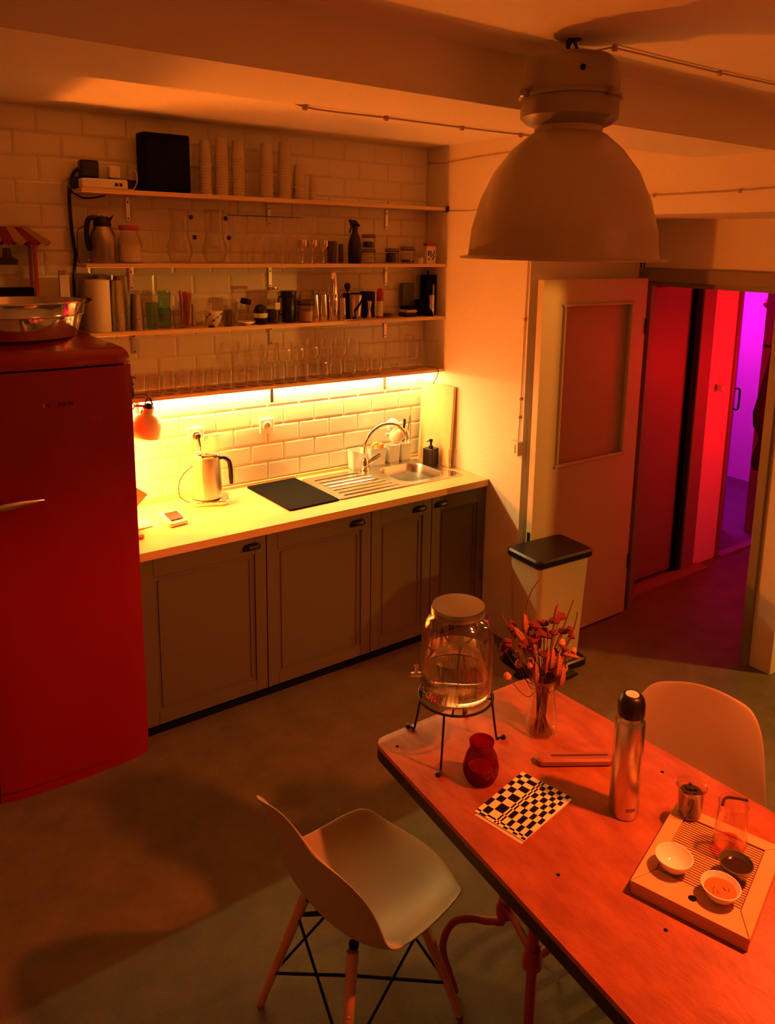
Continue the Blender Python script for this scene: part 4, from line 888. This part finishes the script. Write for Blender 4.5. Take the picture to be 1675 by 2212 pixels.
cable_run([(-1.80, -1.646, 2.652), (-1.72, -1.648, 2.638), (-1.45, -1.65, 2.640), (-1.13, -1.655, 2.640), (-.87, -1.67, 2.640), (-.70, -1.672, 2.642)], [(-1.754, -1.65, 2.638), (-1.455, -1.65, 2.638), (-1.137, -1.655, 2.638), (-.87, -1.67, 2.638)], 'cable clipped under the long ceiling beam')
cable_run([(.244, -1.0, 2.484), (.244, -1.415, 2.487), (.244, -1.8, 2.490), (.244, -2.3, 2.50), (.244, -3.2, 2.50)], [(.243, -1.44, 2.487), (.243, -1.88, 2.491), (.243, -2.6, 2.50)], 'cable clipped along the side of the right hand ceiling box')
cable_run([(-.006, -.016, 2.713), (-.006, -.10, 2.706), (-.006, -.20, 2.703), (-.006, -.45, 2.715), (-.006, -.80, 2.722)], [(-.006, -.016, 2.713)], 'thin cable high on the right wall from the corner', .003)
cable_run([(-.006, -.21, 2.43), (-.006, -.33, 2.428), (-.006, -.46, 2.43), (-.006, -.7, 2.45)], [], 'thin cable on the right wall beside the topmost shelf end', .0025)
cable_run([(-.006, -.877, 2.60), (-.006, -.877, 2.17), (-.006, -.872, 1.87), (-.006, -.868, 1.43), (-.006, -.862, 1.20)], [(-.007, -.872, 1.86), (-.007, -.868, 1.43), (-.007, -.866, 1.33)], 'vertical cable on the right wall leading down to the switch')
t = thing('light_switch', 'white surface mounted light switch near the right wall corner', 'switch', (0, -.855, 1.158))
box('switch_box', (-.018, 0, 0), (.036, .074, .078), WHITE, t, .004); box('rocker', (-.038, .004, 0), (.005, .046, .05), WHITE, t, .002)
t = thing('notice_sheet', 'white notice with red square and black writing behind the open door', 'notice', (.03, -.8935, 1.06))
box('sheet', (.13, 0, .135), (.26, .002, .27), PAPER, t)
box('red_square', (.042, -.0015, .235), (.034, .001, .038), REDC, t)
text('notice_text', 'PLEASE', .030, MATTE, (.068, -.002, .225), (PI / 2, 0, 0), t, .0003)
for i, (s_, zz) in enumerate((('KEEP', .178), ('DO NOT', .125), ('DO NOT', .072), ('OF', .050))):
    text('notice_text', s_, .020, MATTE, (.055, -.002, zz), (PI / 2, 0, 0), t, .0003)

# ================================================================== TABLE
TZ = .74
t = thing('dining_table', 'worn reddish wooden table with black edge on red iron legs', 'table', (0, 0, 0))
def rounded(poly, rad, seg=5):
    out = []; n = len(poly)
    for i in range(n):
        p, a, b_ = Vector(poly[i]), Vector(poly[i - 1]), Vector(poly[(i + 1) % n]); d1 = (a - p).normalized(); d2 = (b_ - p).normalized()
        q0 = p + d1 * rad; q1 = p + d2 * rad
        for k in range(seg + 1):
            u_ = k / seg; out.append(tuple((q0 * (1 - u_) ** 2 + p * 2 * u_ * (1 - u_) + q1 * u_ ** 2)))
    return out
quad = [(-1.752, -2.048), (-1.085, -2.062), (-.99, -3.72), (-1.885, -3.70)]
rp = rounded(quad, .05)
n = len(rp); cx_ = sum(p[0] for p in rp) / n; cy_ = sum(p[1] for p in rp) / n
def inset(k): return [(x + (cx_ - x) * k, y + (cy_ - y) * k) for x, y in rp]
tb = B(); i1 = inset(.006)
tb.add([(x, y, TZ - .012) for x, y in rp] + [(x, y, TZ - .004) for x, y in rp] + [(x, y, TZ) for x, y in i1], [(a * n + i, a * n + (i + 1) % n, (a + 1) * n + (i + 1) % n, (a + 1) * n + i) for a in range(2) for i in range(n)] + [tuple(range(2 * n, 3 * n)), tuple(range(n - 1, -1, -1))])
tb.out('table_top', TABLE, t, True, ang=50)
te = B(); te.prism(rp, TZ - .048, TZ - .012); te.out('table_edge', TEDGE, t, True, ang=50)
for (x, y) in ((-1.71, -2.12), (-1.12, -2.12), (-1.145, -2.66), (-1.68, -2.75), (-1.6, -3.0)): B().lathe([(.005, 0), (.0045, .001), (0, .001)], 10, (x, y, TZ)).out('table_nail', MATTE, t)
def iron_leg(x, y, foot, joint=.40):
    b = B(); b.tube([(x, y, TZ - .048), (x, y, .02)], .017, 10); return b
lg = B(); ya, yb_ = -2.50, -2.66; xa = -1.60; xb_ = -1.64
o = B().tube([(-1.585, -2.47, TZ - .05), (-1.60, -2.50, .40), (-1.612, -2.46, .34), (-1.63, -2.40, .31), (-1.655, -2.34, .26), (-1.665, -2.31, .16), (-1.65, -2.335, .06), (-1.64, -2.345, .012)], [.013, .013, .012, .012, .011, .011, .010, .012], 10, smooth=5).out('leg', REDP, t, True)
o = B().tube([(-1.655, -2.66, TZ - .05), (-1.655, -2.66, .01)], .014, 10).out('leg', REDP, t, True)
for (x, y) in ((-1.60, -2.50), (-1.655, -2.66)):
    B().lathe([(.02, -.03), (.027, -.022), (.027, .0), (.021, .012), (.021, .03)], 12, (x, y, .41)).out('leg_joint', REDP, t, True)
B().tube([(-1.60, -2.50, .42), (-1.655, -2.66, .42)], .011, 8).out('cross_bar', REDP, t, True)
B().tube([(-1.60, -2.50, .42), (-1.15, -2.44, .44)], .011, 8).out('cross_bar', REDP, t, True)
B().tube([(-1.655, -2.66, .40), (-1.15, -2.66, .42)], .011, 8).out('cross_bar', REDP, t, True)
B().tube([(-1.15, -2.44, TZ - .05), (-1.15, -2.44, .34), (-1.12, -2.38, .3), (-1.09, -2.32, .2), (-1.09, -2.33, .01)], .016, 10, smooth=4).out('leg', REDP, t, True)
B().tube([(-1.15, -2.66, TZ - .05), (-1.15, -2.66, .01)], .018, 10).out('leg', REDP, t, True)
for x in (-1.72, -1.15): B().tube([(x, -3.45, TZ - .05), (x, -3.45, .01)], .018, 10).out('leg', REDP, t, True)

# water dispenser
t = thing('water_dispenser', 'glass water dispenser jar with ribbed sides and steel lid', 'dispenser', (-1.565, -2.215, TZ + .172))
R_ = .105; prof = [(R_ * .86, 0), (R_ * .97, .006), (R_, .022), (R_, .20), (R_ * .97, .225), (R_ * .84, .248), (R_ * .72, .256), (R_ * .70, .272)]
inn = [(a - .004, zz + (.004 if i < 2 else 0)) for i, (a, zz) in enumerate(prof)]
B().lathe(prof + inn[::-1] + [(0, .006)], 96, rip=.0, nrip=0).out('jar_glass', GLASS, t, True, ang=60)
rb = B()
for i in range(60):
    a = 2 * PI * i / 60; rb.tube([(R_ * math.cos(a), R_ * math.sin(a), .02), (R_ * math.cos(a), R_ * math.sin(a), .19)], .0024, 6)
o = rb.out('glass_ribs', GLASS, t, True); o['kind'] = 'stuff'
B().lathe([(R_ * .84, .0075), (R_ * .935, .012), (R_ - .006, .026), (R_ - .006, .138), (0, .138)], 64).out('water', WATER, t, True, ang=60)
B().lathe([(R_ * .74, .262), (R_ * .765, .266), (R_ * .74, .272), (R_ * .765, .277), (R_ * .74, .283), (R_ * .735, .288), (0, .289)], 48).out('jar_lid', STEELD, t, True, ang=30)
B().cone((-.075, .068, .055), (-.100, .092, .052), .009, .008).out('tap', CHROME, t, True)
B().cone((-.09, .08, .06), (-.09, .08, .085), .006, .009).out('tap_lever', CHROME, t, True)
t = thing('dispenser_stand', 'thin dark wire stand with splayed legs under the water dispenser', 'stand', (-1.565, -2.215, TZ))
B().tube([(.112 * math.cos(a * PI / 16), .112 * math.sin(a * PI / 16), .170) for a in range(32)], .0038, 8, closed=True).out('stand_ring', IRON, t, True)
for s_ in (-1, 1): B().tube([(s_ * .112 * .0 - .112 * .7 * s_, -.08, .168), (s_ * .079, .08, .168)], .003, 6).out('stand_cross', IRON, t, True)
for (fx, fy) in ((-.055, .135), (-.058, -.038 - .0), (.130, -.055), (.125, .10)):
    rr = math.hypot(fx, fy); ux, uy = fx / rr, fy / rr
    tx, ty = (.112 * ux, .112 * uy)
    ff = rr if rr > .12 else .135
    B().tube([(tx, ty, .170), (ux * ff * .96, uy * ff * .96, .012), (ux * (ff + .003), uy * (ff + .003), .006), (ux * (ff + .016), uy * (ff + .016), .006)], .0034, 8, smooth=3).out('leg', IRON, t, True)
    B().lathe([(.0, 0), (.008, .002), (.009, .006), (.006, .011), (0, .012)], 10, (ux * (ff + .018), uy * (ff + .018), .0)).out('foot', DARK, t, True)

# vase with dried flowers
t = thing('glass_vase', 'clear waisted glass vase holding the dried flowers', 'vase', (-1.296, -2.318, TZ))
B().lathe([(.036, 0), (.045, .003), (.050, .02), (.049, .05), (.041, .10), (.036, .14), (.040, .18), (.046, .19), (.0435, .19), (.038, .178), (.034, .14), (.039, .10), (.046, .05), (.046, .022), (.040, .009), (0, .008)], 32).out('vase_glass', GLASS, t, True)
bq = thing('dried_bouquet', 'bunch of dried red brown flowers, grasses and seed ears in the vase', 'flowers', (-1.296, -2.318, TZ + .012))
rgt = Vector((.802, -.597, 0)); fwd = Vector((.597, .802, 0))
def P3(ix, h, dep=0): return rgt * ix + fwd * dep + Vector((0, 0, h))
def stem(pts, rad=.0018, k=0): return B().tube(pts, rad, 5, smooth=4).out('stem', DRY[k], bq, True)
heads = [  # sideways, height, kind, size, depth
    (-.10, .335, 'f', .014, .02), (-.115, .30, 'f', .013, -.02), (-.13, .27, 'f', .012, .0), (-.055, .33, 'f', .013, .03), (-.035, .345, 'f', .015, .0), (-.02, .325, 'f', .015, -.02), (.0, .315, 'f', .012, .02),
    (.025, .365, 'f', .013, .0), (.042, .372, 'f', .014, .02), (.012, .30, 'f', .011, .03), (.075, .335, 'f', .010, .0), (.082, .30, 'f', .009, .02), (.06, .28, 'f', .010, -.01), (-.07, .30, 'f', .012, -.03), (-.05, .27, 'f', .013, .0),
    (.045, .30, 'p', .012, -.02), (.062, .205, 'p', .012, 0), (-.115, .185, 'p', .013, -.02), (-.075, .20, 'p', .012, .03), (.07, .25, 'p', .010, .0), (-.03, .25, 'p', .010, .02), (.03, .26, 'f', .010, .0), (-.01, .27, 'f', .010, -.03)]
for (sx_, hh, kd, sz, dp) in heads:
    top = P3(sx_, hh, dp); stem([P3(sx_ * -.15, .0, -dp * .3), P3(sx_ * .10, .13, dp * .2), P3(sx_ * .45, hh * .62, dp * .6), top], .0013)
    sz *= 1.35
    if kd == 'f':
        b = B()
        for q in range(3):
            off = Vector((random.uniform(-1, 1), random.uniform(-1, 1), random.uniform(-1, 1))) * sz * .35
            b.lathe([(0, -sz * .5), (sz * .55, -sz * .35), (sz * .85, 0), (sz * .6, sz * .42), (0, sz * .5)], 9, top + off, (random.uniform(-.4, .4), random.uniform(-.4, .4), 1), rip=.2, nrip=4)
        b.out('flower_head', DRY[1], bq)
    else: B().lathe([(0, -sz), (sz * .6, -sz * .4), (sz * .75, .1 * sz), (sz * .4, sz * .8), (0, sz)], 10, top, (sx_ * 3, 0, 1)).out('seed_pod', DRY[3], bq, True)
ears = [((-.008, .20), (-.055, .055 + .20), .008), ((.012, .20), (.020, .335 - .05), .009), ((.02, .19), (.062, .30 - .02), .011), ((.03, .17), (.065, .23), .008), ((-.06, .29), (-.105, .355), .010), ((.018, .375), (.024, .44), .006), ((.05, .27), (.105, .262), .006), ((-.02, .16), (-.045, .26), .008), ((.0, .2), (.002, .30), .009), ((-.035, .255), (-.04, .32), .010)]
for (a, b_, rd) in ears:
    pa, pb = P3(a[0], a[1], random.uniform(-.03, .0)), P3(b_[0], b_[1], random.uniform(-.04, 0)); d = pb - pa; L_ = d.length
    B().lathe([(0, 0), (rd * .7, L_ * .12), (rd, L_ * .4), (rd * .8, L_ * .75), (0, L_)], 10, pa, d, rip=.12, nrip=5).out('grass_ear', DRY[2], bq, True)
    stem([P3(a[0] * -.3, 0), P3(a[0] * .2, .12), pa], .0014)
for tw in ([(-.02, 0), (.0, .12), (-.05, .24), (-.10, .31), (-.14, .38)], [(.0, 0), (-.02, .15), (-.045, .28), (-.062, .37), (-.055, .44), (-.03, .49)], [(.01, 0), (.01, .14), (.03, .26), (.055, .34), (.08, .43)], [(.0, 0), (.01, .15), (.05, .24), (.085, .33), (.095, .39)], [(-.01, 0), (-.02, .14), (-.07, .22), (-.12, .28), (-.135, .30)], [(.01, 0), (.02, .15), (.04, .22), (.075, .265)]):
    B().tube([P3(a, h_, .01) for a, h_ in tw], [.0034, .003, .0028, .0025, .002], 6, smooth=5).out('twig', DRY[0], bq, True)
for (sx_, hh, kd, sz, dp) in [(-.09, .315, 'f', .013, .01), (-.045, .31, 'f', .014, -.02), (-.065, .345, 'e', .012, .0), (-.005, .345, 'f', .012, .02), (.02, .335, 'f', .011, -.02), (.055, .32, 'f', .012, .02), (-.02, .285, 'e', .012, .02), (.035, .225, 'e', .013, -.03), (-.045, .225, 'p', .013, -.02), (.05, .185, 'e', .012, -.02), (-.03, .20, 'e', .010, -.03), (.015, .25, 'e', .011, -.03), (-.08, .24, 'p', .010, .02), (.085, .27, 'p', .010, -.01), (.0, .225, 'p', .012, -.02)]:
    top = P3(sx_, hh, dp); stem([P3(sx_ * -.2, .0, -dp * .3), P3(sx_ * .12, .14, dp * .2), P3(sx_ * .5, hh * .66, dp * .6), top], .0013)
    sz *= 1.3
    if kd == 'f': B().lathe([(0, -sz * .6), (sz * .7, -sz * .4), (sz, .05 * sz), (sz * .75, sz * .5), (0, sz * .55)], 11, top, (sx_ * 2, .1, 1), rip=.18, nrip=5).out('flower_head', DRY[1], bq)
    elif kd == 'p': B().lathe([(0, -sz), (sz * .6, -sz * .4), (sz * .75, .1 * sz), (sz * .4, sz * .8), (0, sz)], 10, top, (sx_ * 3, 0, 1)).out('seed_pod', DRY[3], bq, True)
    else: B().lathe([(0, -.03), (sz * .6, -.02), (sz * .8, .0), (sz * .6, .03), (0, .045)], 10, top, (sx_ * 3, 0, 1), rip=.14, nrip=5).out('grass_ear', DRY[2], bq, True)
for i in range(26):
    a = random.uniform(-.03, .03); c_ = random.uniform(-.03, .03)
    B().tube([P3(a, .0, c_), P3(-a * .3 + random.uniform(-.01, .01), .10, -c_ * .3), P3(-a * .6, .185, -c_ * .6)], .0013, 5, smooth=3).out('stem', DRY[i % 2 * 2], bq, True)

# red tea light holder
t = thing('candle_holder', 'squat dark red glass candle holder with a lip', 'candle holder', (-1.602, -2.378, TZ))
B().lathe([(.030, 0), (.041, .004), (.050, .025), (.052, .045), (.044, .078), (.034, .098), (.033, .108), (.036, .122), (.0345, .124), (.030, .108), (.031, .098), (.041, .078), (.0485, .045), (.046, .026), (.036, .009), (0, .008)], 32).out('holder_glass', GLASSR, t, True)
B().lathe([(.034, .010), (.036, .014), (.035, .042), (0, .040)], 24).out('candle', M('red_wax', (.55, .06, .03), .6), t, True)
# patterned card: black/cream grid as a two-tone mesh, on a second plain card
def grid_card(p0, eu, ev, us, vs, zz, name, parent):
    b = B(); U_, V_ = [0], [0]
    for q in us: U_.append(U_[-1] + q)
    for q in vs: V_.append(V_[-1] + q)
    U_ = [q / U_[-1] for q in U_]; V_ = [q / V_[-1] for q in V_]
    pt = lambda i, j: (p0[0] + eu[0] * U_[i] + ev[0] * V_[j], p0[1] + eu[1] * U_[i] + ev[1] * V_[j], zz)
    for i in range(len(us)):
        for j in range(len(vs)):
            b.cur = (i + j) % 2; b.add([pt(i, j), pt(i + 1, j), pt(i + 1, j + 1), pt(i, j + 1)], [(0, 1, 2, 3)])
    return b.out(name, [M('cream_print', (.85, .72, .42), .6), MATTE], parent)
t = thing('patterned_card', 'card with a warped black and cream checker pattern on the table', 'card', (0, 0, TZ))
c1, c2, c3, c4 = (-1.704, -2.470), (-1.483, -2.427), (-1.455, -2.590), (-1.672, -2.624)
b = B(); b.prism([c1, c4, c3, c2], .0004, .0034); b.out('card_stock', PAPER, t)
grid_card(c1, (c2[0] - c1[0], c2[1] - c1[1]), (c4[0] - c1[0] + .002, c4[1] - c1[1]), [.35, .3, 1.2, 1.5, 1.1, 1.2, 1.0, 1.0, .8, .8, .7], [.9, 1.4, 1.9, .35, .3, .35, 1.0, .9, 1.1, .9, .9, .8], .0038, 'checker_print', t)
tag(B().prism([(c1[0] - .006, c1[1] - .008), (c4[0] - .010, c4[1] - .002), (c4[0] + .05, c4[1] + .01), (c1[0] + .05, c1[1])], TZ + .00005, TZ + .0003).out('under_sheet', CUPP, None), 'plain brownish sheet peeking out under the checker card', 'paper')
# thermos
t = thing('thermos_flask', 'tall brushed steel thermos flask with black cap and pale button', 'flask', (-1.372, -2.700, TZ))
B().lathe([(.037, 0), (.040, .004), (.040, .272), (.037, .280), (.0345, .286), (.0345, .296)], 36).out('flask_body', STEEL, t, True)
B().lathe([(.0345, .292), (.036, .296), (.0355, .325), (.031, .342), (.024, .348), (0, .348)], 32).out('flask_cap', DARK, t, True)
B().lathe([(.0175, .347), (.0175, .350), (.010, .3495), (0, .3485)], 24).out('cap_button', M('pale_button', (.75, .62, .48), .5), t, True)
bd = B()
for i in range(5):
    a0 = -2.35 + i * .13; a1 = a0 + .13
    bd.add([(.0405 * math.cos(a0), .0405 * math.sin(a0), .028), (.0405 * math.cos(a1), .0405 * math.sin(a1), .028), (.0405 * math.cos(a1), .0405 * math.sin(a1), .036), (.0405 * math.cos(a0), .0405 * math.sin(a0), .036)], [(0, 1, 2, 3)])
bd.out('flask_badge', STEELD, t)
# slim case behind the flask
t = thing('wooden_case', 'slim rounded wooden incense holder lying behind the flask', 'holder', (-1.325, -2.482, TZ), math.radians(-34))
B().rbox((0, 0, .012), (.235, .045, .024), .022, seg=8, e=.006).out('case_body', M('dark_red_wood', (.22, .07, .035), .45, noise=(9, (.32, .11, .05), .3), stretch=(1, 8, 8)), t, True)
B().rbox((.015, 0, .0245), (.17, .006, .0015), .0028, e=.0005).out('case_groove', SLOT, t, True)

# tea tray
ang = math.radians(17.0); t = thing('tea_tray', 'slatted bamboo tea tray with mitred frame and drain hole', 'tray', (-1.384, -2.965, TZ), ang)
LX, LY, HH = .335, .268, .036
b = B(); b.box((0, 0, .013), (LX - .004, LY - .004, .026)); b.out('tray_box', TRAYW, t, bev=.002)
fw = .036; zt_ = HH - .006
for (p_) in ([(-LX / 2, -LY / 2), (LX / 2, -LY / 2), (LX / 2 - fw, -LY / 2 + fw), (-LX / 2 + fw * 1.9, -LY / 2 + fw)], [(LX / 2, -LY / 2), (LX / 2, LY / 2), (LX / 2 - fw, LY / 2 - fw), (LX / 2 - fw, -LY / 2 + fw)],
             [(LX / 2, LY / 2), (-LX / 2, LY / 2), (-LX / 2 + fw * 1.9, LY / 2 - fw), (LX / 2 - fw, LY / 2 - fw)], [(-LX / 2, LY / 2), (-LX / 2, -LY / 2), (-LX / 2 + fw * 1.9, -LY / 2 + fw), (-LX / 2 + fw * 1.9, LY / 2 - fw)]):
    cx, cy = sum(q[0] for q in p_) / 4, sum(q[1] for q in p_) / 4
    pp = [(q[0] + (cx - q[0]) * .006, q[1] + (cy - q[1]) * .012) for q in p_]
    B().prism(pp, .024, HH).out('frame_board', TRAYW, t, bev=.0012)
ix0, ix1, iy0, iy1 = -LX / 2 + fw * 1.9 + .002, LX / 2 - fw - .002, -LY / 2 + fw + .002, LY / 2 - fw - .002
ns = 27; sw = (ix1 - ix0) / ns
sl_me = None
box('tray_well', ((ix0 + ix1) / 2, 0, .0265), (ix1 - ix0, iy1 - iy0, .003), SLOT, t)
for i in range(ns):
    if sl_me is None:
        o = B().box((0, 0, 0), (sw * .60, iy1 - iy0, .006)).out('slat', TRAYW, t); sl_me = o.data
    else:
        o = bpy.data.objects.new('slat', sl_me); COL.objects.link(o); o.parent = t
    o.location = (ix0 + (i + .5) * sw, 0, HH - .007)
B().lathe([(.0095, 0), (.0, .0002)], 16, (-LX / 2 + fw, -.0, HH + .0003)).out('drain_hole', MATTE, t)
TT = TZ + HH
def cup(x, y, R, h, mat, label, fill=None, fz=.02, fm=None, rim=.0):
    t = thing('tea_cup', label, 'cup', (x, y, TT))
    B().lathe([(R * .42, 0), (R * .45, .004), (R * .75, h * .4), (R, h), (R - .0025, h + .0005), (R * .72, h * .45), (R * .4, .008), (0, .007)], 32).out('cup_body', mat, t, True)
    if fm: B().lathe([(R * .42, .0085), (R * (.5 + .4 * fz / h), fz), (0, fz)], 28).out('tea', fm, t, True)
    return t
cup(-1.472, -2.925, .044, .038, CERAM, 'empty white tea cup at the left of the tray')
t = cup(-1.459, -3.040, .044, .036, CERAM, 'white tea cup filled with amber tea and floating bits', fz=.026, fm=TEA)
b = B()
for (x, y, a) in ((-.022, .004, .4), (-.014, -.002, .9), (-.012, .01, .2), (.006, -.006, 1.2), (.012, -.014, .5)): b.box((x, y, .0268), (.010, .0012, .0008), a)
b.out('tea_bits', LEAF, t)
cup(-1.373, -3.025, .040, .042, M('dark_green_glaze', (.10, .10, .055), .2, coat=.4), 'dark green tea cup behind the amber tea cup', fz=.03, fm=M('dark_tea', (.03, .015, .008), .08))
t = thing('tea_strainer_jar', 'small glass beaker full of dark tea leaves on the tray corner', 'beaker', (-1.275, -2.835, TT))
B().lathe([(.026, 0), (.031, .004), (.0335, .075), (.041, .086), (.0395, .087), (.031, .076), (.0285, .006), (0, .005)], 30).out('beaker_glass', GLASS, t, True)
B().lathe([(.028, .007), (.0305, .066), (.02, .074), (.008, .068), (0, .072)], 22, rip=.03, nrip=5).out('tea_leaves', LEAF, t, True)
for i in range(14):
    a = random.uniform(0, 6.28); rr = random.uniform(0, .022); B().lathe([(0, -.005), (.006, 0), (0, .006)], 6, (rr * math.cos(a), rr * math.sin(a), .074), (random.uniform(-1, 1), random.uniform(-1, 1), .6)).out('tea_leaf', LEAF, t)
t = thing('glass_jug', 'clear glass tea pitcher with a little amber tea', 'jug', (-1.305, -2.968, TT))
B().lathe([(.030, 0), (.038, .005), (.041, .03), (.034, .12), (.036, .132), (.0345, .132), (.032, .12), (.0385, .03), (.035, .008), (0, .007)], 32).out('jug_glass', GLASS, t, True)
B().lathe([(.033, .0085), (.0375, .02), (.037, .022), (0, .022)], 28).out('tea', glass('amber_tea_liquid', (.95, .42, .16), body=.15), t, True)
t = thing('black_spatula_leaf', 'dark twisted tea leaf resting on the glass jug rim', 'leaf', (-1.305, -2.968, TT + .133))
B().tube([(-.034, .010, .002), (-.01, .016, .008), (.015, -.002, .006), (.034, -.016, .001)], .0035, 6, smooth=4).out('leaf_strip', LEAF, t, True)

# ================================================================== SHELL CHAIRS
def shell_chair(label, loc, heading):
    t = thing('shell_chair', label, 'chair', (loc[0], loc[1], 0), heading)
    prof = [(.226, .417, .135), (.230, .433, .172), (.212, .444, .198), (.150, .444, .222), (.07, .437, .232), (-.01, .432, .236), (-.08, .436, .237), (-.135, .455, .236), (-.172, .495, .232), (-.193, .55, .226), (-.208, .61, .217), (-.222, .67, .208), (-.236, .73, .194), (-.245, .772, .172), (-.250, .800, .150), (-.253, .816, .120)]
    nu = 14; v = []; fc = []
    for i, (x, zz, hw) in enumerate(prof):
        seatk = max(0, min(1, (8 - i) / 3 + .5)); back = 1 - seatk
        seat_ease = min(1, i / 3)
        for j in range(nu + 1):
            s_ = -1 + 2 * j / nu; q = abs(s_) ** 2.6
            bell = math.exp(-((i - 9.5) / 3.2) ** 2)
            lift = (.045 * seatk * seat_ease) * q; fwdk = .075 * bell * q
            midd = .014 * seatk * (1 - s_ * s_) * seat_ease
            v.append(((x + fwdk - (.088, .064, .042, .022, .008)[min(i, 4)] * abs(s_) ** 2.2 + .03) * 1.10 - .015, s_ * hw * 1.05, zz - .035 + lift - midd - .030 * max(0, (i - 10) / 5) ** 2 * abs(s_) ** 2))
    for i in range(len(prof) - 1):
        for j in range(nu): a = i * (nu + 1) + j; fc.append((a, a + 1, a + nu + 2, a + nu + 1))
    o = B().add(v, fc).out('seat_shell', SHELL, t, True, ang=180)
    m = o.modifiers.new('thick', 'SOLIDIFY'); m.thickness = .007; m.offset = 0
    m = o.modifiers.new('sub', 'SUBSURF'); m.levels = 1; m.render_levels = 2
    tops = {}
    for sx in (-1, 1):
        for sy in (-1, 1):
            a = (sx * .115 - .01, sy * .115, .372); f_ = (sx * .215 - .01, sy * .205, 0.0); tops[(sx, sy)] = (a, f_)
            lg_ = B().cone(f_, a, .011, .0165, 14).out('leg', OAK, t, True)
            k_ = .62; p_ = Vector(f_).lerp(Vector(a), k_); B().lathe([(.005, 0), (.005, .003), (0, .003)], 8, p_ + Vector((sx, sy, 0)).normalized() * .013, (sx, sy, 0)).out('bolt', CHROME, lg_, True)
    def at(k, fr): a, f_ = tops[k]; return tuple(Vector(f_).lerp(Vector(a), fr))
    corners = [(1, 1), (1, -1), (-1, -1), (-1, 1)]
    for i in range(4):
        a, c = corners[i], corners[(i + 1) % 4]
        B().tube([at(a, .30), at(c, .85)], .0042, 6).out('wire_brace', MATTE, t, True)
        B().tube([at(c, .30), at(a, .85)], .0042, 6).out('wire_brace', MATTE, t, True)
    for a, c in (((1, 1), (-1, -1)), ((1, -1), (-1, 1))): B().tube([at(a, .84), (-.01, 0, .335), at(c, .84)], .0042, 6).out('wire_brace', MATTE, t, True)
    for k_ in corners: B().lathe([(.014, 0), (.014, .012)], 10, (tops[k_][0][0] * .9, tops[k_][0][1] * .9, .370)).out('seat_mount', DARK, t, True)
    return t
shell_chair('cream shell chair with wooden legs at the left of the table', (-1.893, -2.215), math.radians(5))
shell_chair('cream shell chair pushed in at the far right side of the table', (-.93, -2.60), math.radians(205))
